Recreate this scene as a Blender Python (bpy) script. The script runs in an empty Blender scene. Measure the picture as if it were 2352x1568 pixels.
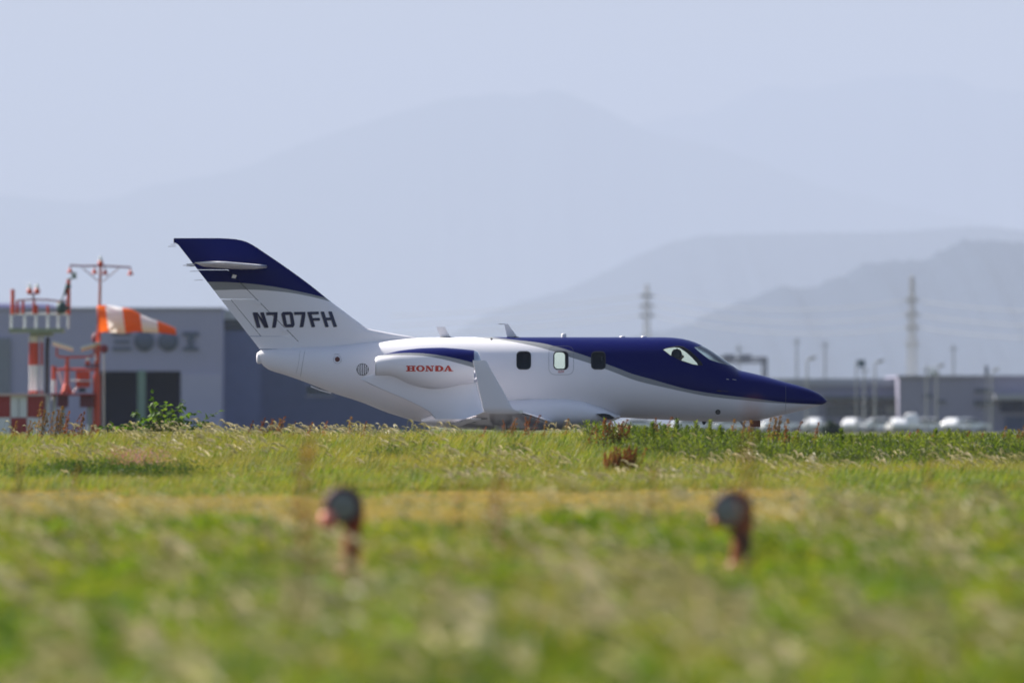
import bpy, bmesh, math, random
import numpy as np
from mathutils import Vector, Matrix, geometry

# ------------------------------------------------------------------ camera, sky, sun
F, HZ, H, DA = 28750.0, 975.0, 0.817, 250.0      # focal length and horizon in picture units, eye height, distance of the jet
sc = bpy.context.scene
COL = sc.collection
rng = random.Random(7)
npr = np.random.default_rng(11)

cam_d = bpy.data.cameras.new("camera")
cam = bpy.data.objects.new("camera", cam_d); COL.objects.link(cam)
cam.location = (0, 0, H); cam.rotation_euler = (math.pi/2, 0, 0)
cam_d.sensor_width = 36; cam_d.lens = 36*F/2352
cam_d.shift_y = (HZ-784)/2352
cam_d.clip_start = 1; cam_d.clip_end = 150000
cam_d.dof.use_dof = True; cam_d.dof.focus_distance = 222; cam_d.dof.aperture_fstop = 3.0
sc.camera = cam

SUN = Vector((-0.60, 0.43, 0.65)).normalized()
EL = math.asin(SUN.z); AZ = math.atan2(SUN.x, SUN.y)
wd = bpy.data.worlds.new("World"); sc.world = wd; wd.use_nodes = True
wn = wd.node_tree; bg = wn.nodes["Background"]; bg.inputs[1].default_value = 0.062
sky = wn.nodes.new("ShaderNodeTexSky"); sky.sky_type = 'NISHITA'; sky.sun_disc = False
sky.sun_elevation = EL; sky.sun_rotation = AZ; sky.dust_density = 2.2; sky.ozone_density = 1.5
wn.links.new(sky.outputs[0], bg.inputs[0])
sun_d = bpy.data.lights.new("sun", 'SUN'); sun_d.energy = 5.0; sun_d.angle = math.radians(0.55); sun_d.color = (1, 0.95, 0.87)
sun = bpy.data.objects.new("sun", sun_d); COL.objects.link(sun)
sun.rotation_euler = SUN.to_track_quat('Z', 'Y').to_euler(); sun.location = (-60, 200, 120)
sc.view_settings.view_transform = 'Standard'; sc.view_settings.look = 'None'
sc.view_settings.gamma = 1; sc.view_settings.use_curve_mapping = False
sc.view_settings.exposure = 1.15
sc.render.engine = 'CYCLES'
cy = sc.cycles
cy.use_denoising = True; cy.max_bounces = 8; cy.transparent_max_bounces = 12
cy.diffuse_bounces = 3; cy.glossy_bounces = 4; cy.transmission_bounces = 6; cy.volume_bounces = 2
cy.sample_clamp_indirect = 8

# ------------------------------------------------------------------ helpers
def W(px, py, d):
    """point that is seen at picture position (px, py) at the distance d"""
    return Vector(((px-1176)*d/F, d, H+(HZ-py)*d/F))

def pchip(xs, ys):
    xs = np.asarray(xs, float); ys = np.asarray(ys, float)
    h = np.diff(xs); s = np.diff(ys)/h
    m = np.zeros(len(xs)); m[0] = s[0]; m[-1] = s[-1]
    for i in range(1, len(xs)-1):
        if s[i-1]*s[i] > 0:
            w1 = 2*h[i]+h[i-1]; w2 = h[i]+2*h[i-1]
            m[i] = (w1+w2)/(w1/s[i-1]+w2/s[i])
    def f(x):
        x = min(max(x, xs[0]), xs[-1])
        i = min(max(int(np.searchsorted(xs, x))-1, 0), len(h)-1)
        t = (x-xs[i])/h[i]
        return float((2*t**3-3*t**2+1)*ys[i]+(t**3-2*t**2+t)*h[i]*m[i]+(-2*t**3+3*t**2)*ys[i+1]+(t**3-t**2)*h[i]*m[i+1])
    return f

class MB:
    def __init__(s): s.v = []; s.f = []; s.m = []; s.sm = []
    def add(s, vs, fs, mi=0, smooth=False):
        o = len(s.v); s.v += [tuple(v) for v in vs]
        for f in fs: s.f.append([o+i for i in f]); s.m.append(mi); s.sm.append(smooth)
        return s
    def box(s, a, b, mi=0):
        (x0, y0, z0), (x1, y1, z1) = a, b
        return s.add([(x0,y0,z0),(x1,y0,z0),(x1,y1,z0),(x0,y1,z0),(x0,y0,z1),(x1,y0,z1),(x1,y1,z1),(x0,y1,z1)],
                     [(0,3,2,1),(4,5,6,7),(0,1,5,4),(1,2,6,5),(2,3,7,6),(3,0,4,7)], mi)
    def loft(s, rings, mi=0, cap=True, smooth=True, closed=True):
        n = len(rings[0]); vs = [p for r in rings for p in r]; fs = []
        for i in range(len(rings)-1):
            for j in range(n if closed else n-1):
                k = (j+1) % n
                fs.append((i*n+j, i*n+k, (i+1)*n+k, (i+1)*n+j))
        s.add(vs, fs, mi, smooth)
        if cap and closed:
            s.add(rings[0], [tuple(reversed(range(n)))], mi); s.add(rings[-1], [tuple(range(n))], mi)
        return s
    def tube(s, pts, r, n=6, mi=0, smooth=True):
        pts = [Vector(p) for p in pts]; rs = r if isinstance(r, (list, tuple)) else [r]*len(pts)
        rings = []
        for i, p in enumerate(pts):
            t = (pts[min(i+1, len(pts)-1)]-pts[max(i-1, 0)]).normalized()
            u = t.cross(Vector((0.13, 0.31, 1)) if abs(t.z) < .9 else Vector((1, .1, 0))).normalized(); w = t.cross(u)
            rings.append([p+(u*math.cos(a)+w*math.sin(a))*rs[i] for a in [2*math.pi*k/n for k in range(n)]])
        return s.loft(rings, mi, True, smooth)
    def lathe(s, prof, c, axis='Z', n=16, mi=0):
        c = Vector(c); rings = []
        for r, h in prof:
            ring = []
            for k in range(n):
                a = 2*math.pi*k/n; u, w = r*math.cos(a), r*math.sin(a)
                ring.append(c+(Vector((u, w, h)) if axis == 'Z' else Vector((h, u, w)) if axis == 'X' else Vector((u, h, w))))
            rings.append(ring)
        return s.loft(rings, mi)
    def ball(s, c, r, mi=0, n=10, sz=1.0):
        return s.lathe([(max(r*math.sin(math.pi*i/n), 1e-4), -r*sz*math.cos(math.pi*i/n)) for i in range(n+1)], c, 'Z', 12, mi)
    def mesh(s, name, mats):
        me = bpy.data.meshes.new(name); me.from_pydata(s.v, [], s.f)
        for m in (mats if isinstance(mats, (list, tuple)) else [mats]): me.materials.append(m)
        me.polygons.foreach_set("material_index", s.m); me.polygons.foreach_set("use_smooth", s.sm)
        bm = bmesh.new(); bm.from_mesh(me); bmesh.ops.recalc_face_normals(bm, faces=bm.faces); bm.to_mesh(me); bm.free()
        me.update(); return me
    def build(s, name, mats, parent=None, loc=None, **kw):
        return put(name, s.mesh(name, mats), parent, loc, **kw)

def put(name, me, parent=None, loc=None, label=None, cat=None, group=None, kind=None):
    o = bpy.data.objects.new(name, me); COL.objects.link(o)
    if parent: o.parent = parent
    if loc is not None: o.location = loc
    return tag(o, label, cat, group, kind)
def tag(o, label=None, cat=None, group=None, kind=None):
    if label: o["label"] = label
    if cat: o["category"] = cat
    if group: o["group"] = group
    if kind: o["kind"] = kind
    return o
def thing(name, label, cat, loc=(0,0,0), group=None, rz=0):
    o = put(name, None, None, loc, label, cat, group); o.rotation_euler.z = rz; o.empty_display_size = .2
    return o
def dup(root, loc=None, label=None, group=None, rz=None, scale=None):
    r = root.copy(); COL.objects.link(r)
    if loc is not None: r.location = loc
    if rz is not None: r.rotation_euler.z = rz
    if scale is not None: r.scale = (scale,)*3
    if label: r["label"] = label
    if group: r["group"] = group
    for ch in list(root.children):
        c = ch.copy(); COL.objects.link(c); c.parent = r
        for g in list(ch.children):
            d = g.copy(); COL.objects.link(d); d.parent = c
    return r

# ------------------------------------------------------------------ materials
def mat(name, col, rough=.5, metal=0, coat=0, var=.08, scale=6, spec=.5, bump=0):
    m = bpy.data.materials.new(name); m.use_nodes = True; nt = m.node_tree; b = nt.nodes["Principled BSDF"]
    b.inputs["Roughness"].default_value = rough; b.inputs["Metallic"].default_value = metal
    b.inputs["Coat Weight"].default_value = coat; b.inputs["Coat Roughness"].default_value = .04
    b.inputs["Specular IOR Level"].default_value = spec
    tc = nt.nodes.new("ShaderNodeTexCoord"); no = nt.nodes.new("ShaderNodeTexNoise"); no.inputs["Scale"].default_value = scale
    no.inputs["Detail"].default_value = 6
    nt.links.new(tc.outputs["Object"], no.inputs["Vector"])
    mx = nt.nodes.new("ShaderNodeMix"); mx.data_type = 'RGBA'
    mx.inputs[6].default_value = (*[c*(1-var) for c in col], 1); mx.inputs[7].default_value = (*[min(1, c*(1+var)) for c in col], 1)
    nt.links.new(no.outputs["Fac"], mx.inputs[0]); nt.links.new(mx.outputs[2], b.inputs["Base Color"])
    if bump:
        bp = nt.nodes.new("ShaderNodeBump"); bp.inputs["Strength"].default_value = bump
        nt.links.new(no.outputs["Fac"], bp.inputs["Height"]); nt.links.new(bp.outputs[0], b.inputs["Normal"])
    return m

def leafmat(name, c0, c1, c2, transl=.45, gscale=.35, tcol=(1.25, 1.2, .45)):
    """foliage: colour differs by plant (random) and by patch (noise on the plant's place); thin leaves let light through"""
    m = bpy.data.materials.new(name); m.use_nodes = True; nt = m.node_tree
    for n in list(nt.nodes): nt.nodes.remove(n)
    out = nt.nodes.new("ShaderNodeOutputMaterial"); oi = nt.nodes.new("ShaderNodeObjectInfo")
    no = nt.nodes.new("ShaderNodeTexNoise"); no.inputs["Scale"].default_value = gscale; no.inputs["Detail"].default_value = 3
    nt.links.new(oi.outputs["Location"], no.inputs["Vector"])
    mr = nt.nodes.new("ShaderNodeMath"); mr.operation = 'MULTIPLY_ADD'; mr.inputs[1].default_value = .45; mr.inputs[2].default_value = -.22
    nt.links.new(oi.outputs["Random"], mr.inputs[0])
    ad = nt.nodes.new("ShaderNodeMath"); ad.operation = 'ADD'
    nt.links.new(no.outputs["Fac"], ad.inputs[0]); nt.links.new(mr.outputs[0], ad.inputs[1])
    rp = nt.nodes.new("ShaderNodeValToRGB"); e = rp.color_ramp.elements
    e[0].position = .32; e[0].color = (*c0, 1); e[1].position = .7; e[1].color = (*c2, 1)
    k = e.new(.5); k.color = (*c1, 1)
    nt.links.new(ad.outputs[0], rp.inputs[0])
    df = nt.nodes.new("ShaderNodeBsdfDiffuse"); tr = nt.nodes.new("ShaderNodeBsdfTranslucent")
    nt.links.new(rp.outputs[0], df.inputs[0])
    tm = nt.nodes.new("ShaderNodeMix"); tm.data_type = 'RGBA'; tm.blend_type = 'MULTIPLY'; tm.inputs[0].default_value = 1
    tm.inputs[7].default_value = (*tcol, 1)
    nt.links.new(rp.outputs[0], tm.inputs[6]); nt.links.new(tm.outputs[2], tr.inputs[0])
    mx = nt.nodes.new("ShaderNodeMixShader"); mx.inputs[0].default_value = transl
    nt.links.new(df.outputs[0], mx.inputs[1]); nt.links.new(tr.outputs[0], mx.inputs[2])
    gl = nt.nodes.new("ShaderNodeBsdfGlossy"); gl.inputs["Roughness"].default_value = .42; gl.inputs[0].default_value = (1, 1, 1, 1)
    m2 = nt.nodes.new("ShaderNodeMixShader"); m2.inputs[0].default_value = .012
    nt.links.new(mx.outputs[0], m2.inputs[1]); nt.links.new(gl.outputs[0], m2.inputs[2]); nt.links.new(m2.outputs[0], out.inputs[0])
    return m

def glassmat(name, tint, dust=0.0):
    m = bpy.data.materials.new(name); m.use_nodes = True; nt = m.node_tree
    for n in list(nt.nodes): nt.nodes.remove(n)
    out = nt.nodes.new("ShaderNodeOutputMaterial")
    tr = nt.nodes.new("ShaderNodeBsdfTransparent"); tr.inputs[0].default_value = (*tint, 1)
    gl = nt.nodes.new("ShaderNodeBsdfGlossy"); gl.inputs["Roughness"].default_value = .03
    lw = nt.nodes.new("ShaderNodeLayerWeight"); pw = nt.nodes.new("ShaderNodeMath"); pw.operation = 'POWER'; pw.inputs[1].default_value = 4
    fr = nt.nodes.new("ShaderNodeMath"); fr.operation = 'MULTIPLY_ADD'; fr.inputs[1].default_value = .9; fr.inputs[2].default_value = .05
    nt.links.new(lw.outputs['Facing'], pw.inputs[0]); nt.links.new(pw.outputs[0], fr.inputs[0])
    mx = nt.nodes.new("ShaderNodeMixShader"); nt.links.new(fr.outputs[0], mx.inputs[0])
    nt.links.new(tr.outputs[0], mx.inputs[1]); nt.links.new(gl.outputs[0], mx.inputs[2])
    tl = nt.nodes.new("ShaderNodeBsdfTranslucent"); tl.inputs[0].default_value = (.8, .84, .76, 1)
    no = nt.nodes.new("ShaderNodeTexNoise"); no.inputs["Scale"].default_value = 9
    mu = nt.nodes.new("ShaderNodeMath"); mu.operation = 'MULTIPLY_ADD'; mu.inputs[1].default_value = dust*.4; mu.inputs[2].default_value = dust*.8
    nt.links.new(no.outputs["Fac"], mu.inputs[0])
    m2 = nt.nodes.new("ShaderNodeMixShader"); nt.links.new(mu.outputs[0], m2.inputs[0])
    nt.links.new(mx.outputs[0], m2.inputs[1]); nt.links.new(tl.outputs[0], m2.inputs[2]); nt.links.new(m2.outputs[0], out.inputs[0])
    return m

def paintmat(name, x0, x1, z0, z1, blue_edge, grey_edge, white, grey, blue):
    """aircraft paint: blue above one line, grey between the two lines, white below (lines run along the body)"""
    m = mat(name, white, .38, 0, .10, .025, 1.3, .07); nt = m.node_tree; b = nt.nodes["Principled BSDF"]
    mx0 = [n for n in nt.nodes if n.type == 'MIX'][0]
    tc = [n for n in nt.nodes if n.type == 'TEX_COORD'][0]
    sp = nt.nodes.new("ShaderNodeSeparateXYZ"); nt.links.new(tc.outputs["Object"], sp.inputs[0])
    mx_ = nt.nodes.new("ShaderNodeMapRange"); mz = nt.nodes.new("ShaderNodeMapRange")
    for n, a, c, o in ((mx_, x0, x1, 0), (mz, z0, z1, 2)):
        n.inputs[1].default_value = a; n.inputs[2].default_value = c; nt.links.new(sp.outputs[o], n.inputs[0])
    last = mx0.outputs[2]
    for pts, col in ((grey_edge, grey), (blue_edge, blue)):
        fc = nt.nodes.new("ShaderNodeFloatCurve"); cu = fc.mapping.curves[0]
        P = [((x-x0)/(x1-x0), (z-z0)/(z1-z0)) for x, z in pts]
        while len(cu.points) < len(P): cu.points.new(.5, .5)
        for q, (u, v) in zip(cu.points, P): q.location = (u, v); q.handle_type = 'AUTO'
        fc.mapping.update()
        nt.links.new(mx_.outputs[0], fc.inputs[1])
        gt = nt.nodes.new("ShaderNodeMath"); gt.operation = 'GREATER_THAN'
        nt.links.new(mz.outputs[0], gt.inputs[0]); nt.links.new(fc.outputs[0], gt.inputs[1])
        mm = nt.nodes.new("ShaderNodeMix"); mm.data_type = 'RGBA'; mm.inputs[7].default_value = (*col, 1)
        nt.links.new(gt.outputs[0], mm.inputs[0]); nt.links.new(last, mm.inputs[6]); last = mm.outputs[2]
    nt.links.new(last, b.inputs["Base Color"])
    fl = nt.nodes.new("ShaderNodeMath"); fl.operation = 'MULTIPLY'; fl.inputs[1].default_value = .2
    nt.links.new(gt.outputs[0], fl.inputs[0]); nt.links.new(fl.outputs[0], b.inputs["Metallic"])
    return m

WHITE = (.80, .775, .81); GREY = (.28, .285, .295); NAVY = (.0003, .0032, .09)
M = {}
M['white'] = mat('white_paint', WHITE, .38, 0, .30, .025, 1.3, .18)
M['navy'] = mat('navy_paint', NAVY, .3, 0, .9, .05)
M['metal'] = mat('polished_metal', (.62, .63, .66), .18, 1, 0, .05)
M['dullmetal'] = mat('dull_metal', (.35, .35, .37), .4, .9)
M['dark'] = mat('dark_gap', (.012, .012, .016), .6)
M['rubber'] = mat('tyre_rubber', (.018, .018, .018), .8)
M['lining'] = mat('cabin_lining', (.05, .042, .035), .9)
M['seat'] = mat('seat_leather', (.03, .025, .022), .7)
M['red'] = mat('red_print', (.50, .035, .02), .45, 0, .4)
M['markshade'] = mat('grey_print', (.30, .27, .27), .5)
M['navyprint'] = mat('navy_print', (.006, .008, .055), .4, 0, .3)
M['plug'] = mat('red_cover', (.10, .02, .012), .6)
M['glass'] = glassmat('tinted_glass', (.80, .88, .82), .0)
M['dustglass'] = glassmat('sunlit_glass', (.74, .80, .77), .17)
M['shield'] = glassmat('windshield_glass', (.82, .90, .88), .0)
_n = M['shield'].node_tree; _lw = _n.nodes.new('ShaderNodeLayerWeight'); _cr = _n.nodes.new('ShaderNodeValToRGB')
_cr.color_ramp.elements[0].position = .45; _cr.color_ramp.elements[0].color = (.82, .90, .88, 1); _cr.color_ramp.elements[1].position = .62; _cr.color_ramp.elements[1].color = (.18, .20, .24, 1)
_n.links.new(_lw.outputs['Facing'], _cr.inputs[0]); _n.links.new(_cr.outputs[0], [n for n in _n.nodes if n.type == 'BSDF_TRANSPARENT'][0].inputs[0])
M['smoke'] = glassmat('smoked_glass', (.25, .27, .30), .0)
M['skin'] = mat('skin', (.35, .2, .14), .6); M['cloth'] = mat('dark_cloth', (.02, .022, .03), .9); M['hair'] = mat('black_hair', (.01, .009, .008), .7)
M['seam'] = mat('panel_seam_grey', (.10, .105, .12), .6)
M['orange'] = mat('signal_red', (.60, .060, .018), .5); M['swhite'] = mat('signal_white', (.74, .74, .76), .5)
M['maroon'] = mat('maroon_paint', (.16, .03, .05), .6)
M['steel'] = mat('galvanised_steel', (.42, .43, .44), .45, .6); M['greybox'] = mat('grey_cabinet', (.34, .38, .38), .6)
M['green'] = mat('dark_green_housing', (.03, .07, .07), .6)
M['clear'] = mat('clear_lens', (.75, .75, .72), .15, 0, .6)
M['redlens'] = mat('red_lens', (.75, .03, .02), .15, 0, .8)

# ------------------------------------------------------------------ haze and land
bx = MB().box((-7600, -900, -3.0), (7600, 67600, 1930))
hz = bx.build('haze', [], kind='stuff')
hm = bpy.data.materials.new('haze_air'); hm.use_nodes = True; nt = hm.node_tree
for n in list(nt.nodes): nt.nodes.remove(n)
ho = nt.nodes.new("ShaderNodeOutputMaterial"); hv = nt.nodes.new("ShaderNodeVolumePrincipled")
hv.inputs["Color"].default_value = (.50, .562, .74, 1); hv.inputs["Density"].default_value = 5.0e-5; hv.inputs["Anisotropy"].default_value = .0
nt.links.new(hv.outputs[0], ho.inputs["Volume"]); hz.data.materials.append(hm)
tag(hz, 'pale blue haze over the far land')

crest = pchip([-400, 0, 250, 510, 900, 1300, 1450, 1700, 1950, 2200, 2352, 2800], [987, 989, 985, 983, 985, 984, 998, 1012, 1025, 1017, 1022, 1026])
def gz(x, d):
    """height of the ground"""
    px = 1176+x*F/max(d, 30)
    z = 0.0
    if d < 105:
        t = min(max((105-d)/62, 0), 1); z -= .46*t*t*(3-2*t)
    if 164 < d < 222:
        zc = H+(HZ-crest(px))*190/F-.235
        if d < 190: t = (d-164)/26; t = t*t*(3-2*t); z += zc*(.35*t+.65*(d-164)/26 if d > 164 else 0)
        elif d < 198: z += zc
        else: t = 1-(d-198)/24; z += zc*t*t*(3-2*t)
    if d < 222: z += .03*math.sin(x*1.3+d*.37)*math.sin(x*.5-d*.21)*(1 if d < 160 else .5)
    return z
gy = [-600, -100, 0, 20, 30]+[36+1.5*i for i in range(int((226-36)/1.5)+1)]+[235, 260, 300, 400, 600, 900, 1400, 2500, 5000, 9000, 20000, 67400]
gx = [-7000, -900, -200, -60, -30]+[-20+1.0*i for i in range(41)]+[30, 60, 200, 900, 7000]
g = MB(); nx = len(gx)
g.add([(x, y, gz(x, y) if abs(x) < 61 else gz(math.copysign(60, x), y)) for y in gy for x in gx],
      [(j*nx+i, j*nx+i+1, (j+1)*nx+i+1, (j+1)*nx+i) for j in range(len(gy)-1) for i in range(nx-1)], 0, True)
gm = mat('meadow_soil', (.075, .08, .022), .95, 0, 0, .5, .8, .1)
g.build('ground', gm, kind='structure', label='meadow ground')
asph = mat('runway_asphalt', (.055, .055, .058), .85, 0, 0, .2, 3, .3)
MB().add([(-400, 226, .004), (400, 226, .004), (400, 300, .004), (-400, 300, .004)], [(0, 1, 2, 3)]).build('runway', asph, kind='structure', label='runway asphalt')
mk = mat('runway_marking', (.75, .75, .72), .7)
MB().add([(-400, 229, .008), (400, 229, .008), (400, 229.9, .008), (-400, 229.9, .008)], [(0, 1, 2, 3)]).build('runway_edge_line', mk, kind='structure')
grav = mat('pale_gravel', (.25, .185, .13), .95, 0, 0, .3, 5, .1)
pv = []; 
for i in range(24):
    x = -9.5+i*.4; f = min(1, max(0, (-3.6-x)/1.5))
    pv += [(x, 156.5+2.5*(1-f), gz(x, 156.5)+.03), (x, 166.2-4*(1-f), gz(x, 164)+.05)]
MB().add(pv, [(2*i, 2*i+2, 2*i+3, 2*i+1) for i in range(23)], 0, True).build('path', grav, kind='structure', label='pale gravel path at the foot of the grassy bank')

def ridge(name, prof, d, depth, col, label, rough=1.0, step=9):
    f = pchip([p[0] for p in prof], [p[1] for p in prof]); r = random.Random(len(name)+int(d))
    xs = np.arange(prof[0][0], prof[-1][0]+1, step); rows = 13; vs = []; n = len(xs)
    ph = [(r.uniform(.01, .2), r.uniform(0, 6), r.uniform(.4, 1)) for _ in range(9)]
    for j in range(rows):
        u = j/(rows-1); t = (u-.5)*2
        for px in xs:
            h = (HZ-f(px))*d/F+H
            q = sum(a*math.sin(k*px+p+3*t*k*20) for k, p, a in ph)*.5
            dd = d+t*depth
            shape = max(0, 1-abs(t)**1.25)
            hh = h*shape*(1+(.05*q*(abs(t) > .01)*abs(t)))
            if j == rows//2: hh += rough*(q*1.0+r.uniform(-1, 1.6))*d/F
            vs.append(((px-1176)*d/F, dd, hh-1.0*(shape == 0)))
    fs = [(j*n+i, j*n+i+1, (j+1)*n+i+1, (j+1)*n+i) for j in range(rows-1) for i in range(n-1)]
    m = mat(name+'_forest', col, .95, 0, 0, .35, .01, .05)
    return MB().add(vs, fs, 0, True).build(name, m, kind='structure', label=label)
ridge('mountain', [(-400,430),(-200,440),(0,448),(80,456),(200,464),(270,455),(330,430),(400,418),(440,412),(560,385),(650,348),(740,315),(850,280),(930,255),(1010,233),(1080,222),(1150,216),(1200,222),(1250,208),(1290,210),(1340,230),(1400,258),(1450,285),(1500,305),(1650,340),(1900,430),(2300,520),(2700,600)],
      54000, 4000, (.03, .042, .045), 'long far mountain with a rounded double summit', 1.0)
ridge('mountain', [(1000,420),(1300,340),(1400,302),(1490,280),(1560,266),(1620,262),(1700,222),(1770,199),(1850,206),(1950,186),(2060,175),(2150,172),(2200,181),(2250,205),(2352,210),(2500,225),(2800,260)],
      64000, 2500, (.03, .042, .045), 'farthest mountain ridge at the right', 1.2)
ridge('hill', [(700,900),(900,830),(1050,762),(1110,725),(1200,692),(1300,665),(1400,620),(1480,580),(1560,552),(1620,541),(1780,536),(1900,535),(2050,532),(2150,526),(2250,521),(2352,529),(2800,560)],
      33000, 4000, (.024, .036, .055), 'middle hill with a flat top behind the wooded hill', .8)
ridge('hill', [(1200,960),(1400,800),(1495,763),(1530,758),(1575,747),(1617,723),(1662,709),(1698,694),(1746,678),(1778,665),(1814,657),(1840,662),(1868,660),(1907,641),(1940,631),(1972,612),(2000,605),(2055,598),(2120,597),(2160,575),(2230,552),(2352,560),(2450,566),(2800,600)],
      20500, 2500, (.020, .032, .055), 'nearest wooded hill rising to the right', 2.2, 4)

# ------------------------------------------------------------------ the jet
S = F/DA
def LX(px, Y=0): return (px-1176)*(DA+Y)/F
def LZ(py, Y=0): return H+(HZ-py)*(DA+Y)/F
jet = thing('business_jet', 'white business jet with navy top and tall swept tail, taxiing behind the grassy bank', 'aircraft', (0, DA, 0))

st = [592,599,616,655,690,758,826,904,978,1060,1150,1250,1350,1424,1520,1553,1583,1617,1650,1685,1697,1710,1746,1804,1832,1854,1871,1885,1894,1899]
tp = [810,804,803,800,798,795,788,780,775,774,774,774,774,774,774,775.7,781.3,795.3,816,840.6,849.5,852.6,861,877.3,884.5,891.5,898.6,906.5,914,920.5]
bt = [820,833,848,861,873,900,922,952,970,972,970,966,961,959,963.5,965,966.5,968,968.5,968,967.5,967,964,951,944.5,938.5,934,930,926.5,921.5]
ftop = pchip(st, tp); fbot = pchip(st, bt)
fw = pchip([592,599,616,655,690,758,826,904,978,1060,1520,1583,1650,1697,1746,1804,1854,1871,1885,1894,1899], [.06,.12,.19,.27,.33,.44,.55,.67,.75,.78,.78,.77,.72,.66,.57,.43,.29,.23,.155,.09,.01])
fzc = pchip([592,655,758,904,1060,1424,1520,1617,1697,1804,1890,1899], [815,829,843,864,873,870,875,889,905,915,920.5,921])
NEXP = 2.15
def fring(px, inset=0, n=72):
    zt, zb, zc, w = LZ(ftop(px))-inset, LZ(fbot(px))+inset, LZ(fzc(px)), max(fw(px)-inset, .005)
    r = []
    for k in range(n):
        a = 2*math.pi*(k+.5)/n; c, s = math.cos(a), math.sin(a)
        y = w*math.copysign(abs(c)**(2/NEXP), c); e = abs(s)**(2/NEXP)
        r.append((LX(px), y, zc+(zt-zc)*e if s > 0 else zc-(zc-zb)*e))
    return r
def fskin(px, py, off=.003):
    """near-side skin point at picture place px, py"""
    z = LZ(py); zt, zb, zc, w = LZ(ftop(px)), LZ(fbot(px)), LZ(fzc(px)), fw(px)
    q = abs((z-zc)/((zt-zc) if z > zc else (zc-zb))); y = w*max(0, 1-min(q, .9999)**NEXP)**(1/NEXP)
    return Vector((LX(px), -y-off, z))

fpaint = paintmat('fuselage_paint', LX(560), LX(1920), LZ(1000), LZ(740),
    [(LX(x), LZ(y)) for x, y in ((560,742),(1090,768),(1143,776),(1178,780),(1237,787),(1276,795.7),(1315,807.5),(1358,822),(1389,834.8),(1424,848),(1454,859.5),(1499,872),(1540,884),(1579,894),(1628,902.5),(1677,909),(1746,917),(1804,924),(1890,929),(1920,930))],
    [(LX(x), LZ(y)) for x, y in ((560,745),(1060,768),(1100,775.2),(1159,782),(1217,792.8),(1256,802.6),(1305,819),(1358,836),(1413,856.3),(1440,867),(1467,876),(1531,891),(1579,901.5),(1628,910.4),(1703,918.5),(1789,925.8),(1808,926.5),(1850,928),(1890,929.5),(1920,930.5))],
    WHITE, GREY, NAVY)

z4 = lambda x, y: ((2620+x/6.19)*.57422, (1340+y/6.19)*.57422)
def rrect(x0, x1, y0, y1, r, n=5):
    pts = []
    for cx, cy, a0 in ((x1-r, y0+r, -90), (x1-r, y1-r, 0), (x0+r, y1-r, 90), (x0+r, y0+r, 180)):
        for i in range(n):
            a = math.radians(a0+90*i/(n-1)); pts.append((cx+r*math.cos(a), cy+r*math.sin(a)))
    return pts
WIN = [rrect(1187.4, 1218.2, 808, 847.3, 8.5), rrect(1272, 1304, 808, 848, 8.5), rrect(1358.2, 1389.4, 808, 847.3, 8.5)]
SIDEW = [z4(*p) for p in ((190,360),(330,308),(560,275),(690,290),(860,400),(1010,540),(1130,670),(1165,745),(1050,747),(900,722),(640,635),(360,497))]
SHIELD = [z4(*p) for p in ((925,272),(1170,252),(1330,215),(2070,700),(1990,777),(1700,724),(1350,614),(1200,505),(1040,375))]

def cutwin(bm, poly, side):
    """cut the outline into the skin and take the faces inside it out; side -1 near, 1 far, 0 both"""
    P = [(LX(x), LZ(y)) for x, y in poly]; n = len(P)
    cx = sum(p[0] for p in P)/n; cz = sum(p[1] for p in P)/n
    x0, x1 = min(p[0] for p in P)-.03, max(p[0] for p in P)+.03; zz0, zz1 = min(p[1] for p in P)-.03, max(p[1] for p in P)+.03
    def region():
        out = []
        for f in bm.faces:
            xs = [v.co.x for v in f.verts]
            if max(xs) < x0 or min(xs) > x1: continue
            c = f.calc_center_median()
            if side and c.y*side < 0: continue
            zs = [v.co.z for v in f.verts]
            if max(zs) < zz0 or min(zs) > zz1: continue
            out.append(f)
        return out
    hp = []
    for i in range(n):
        p, q = P[i], P[(i+1) % n]; nx, nz = q[1]-p[1], -(q[0]-p[0])
        if (cx-p[0])*nx+(cz-p[1])*nz < 0: nx, nz = -nx, -nz
        hp.append((p, nx, nz))
        fs = region(); gset = list({e for f in fs for e in f.edges})+list({v for f in fs for v in f.verts})+fs
        bmesh.ops.bisect_plane(bm, geom=gset, dist=1e-5, plane_co=(p[0], 0, p[1]), plane_no=(nx, 0, nz))
    ins = [f for f in region() if all((f.calc_center_median().x-p[0])*a+(f.calc_center_median().z-p[1])*b > 0 for p, a, b in hp)]
    vs, fs, ix = [], [], {}
    for f in ins:
        idx = []
        for v in f.verts:
            if v not in ix: ix[v] = len(vs); vs.append((v.co.x, v.co.y*.994, v.co.z))
            idx.append(ix[v])
        fs.append(idx)
    bmesh.ops.delete(bm, geom=ins, context='FACES')
    return vs, fs

pxs = sorted(set(list(np.linspace(616, 1870, 92))+[592, 594, 599, 606]+[1685, 1691, 1697, 1703, 1710]+[1876, 1881, 1885, 1888, 1891, 1894, 1896.5, 1899]))
off = lambda P, dx, dy: [(x+dx, y+dy) for x, y in P]
cuts = [(WIN[0], -1), (WIN[1], -1), (off(WIN[1], -6, .5), 1), (WIN[2], -1), (SIDEW, -1), (off(SIDEW, -7, 2), 1), (SHIELD, 0)]
panes = []
def shell(inset, lo, hi, keep):
    mb = MB().loft([fring(p, inset) for p in pxs if lo <= p <= hi], 0, True, True)
    me = mb.mesh('shell', fpaint if keep else M['lining']); bm = bmesh.new(); bm.from_mesh(me)
    for poly, side in cuts:
        r = cutwin(bm, poly, side)
        if keep: panes.append((r, poly, side))
    bm.to_mesh(me); bm.free(); me.update()
    for p in me.polygons: p.use_smooth = True
    return me
fus = put('fuselage', shell(0, 0, 9999, True), jet)
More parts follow.
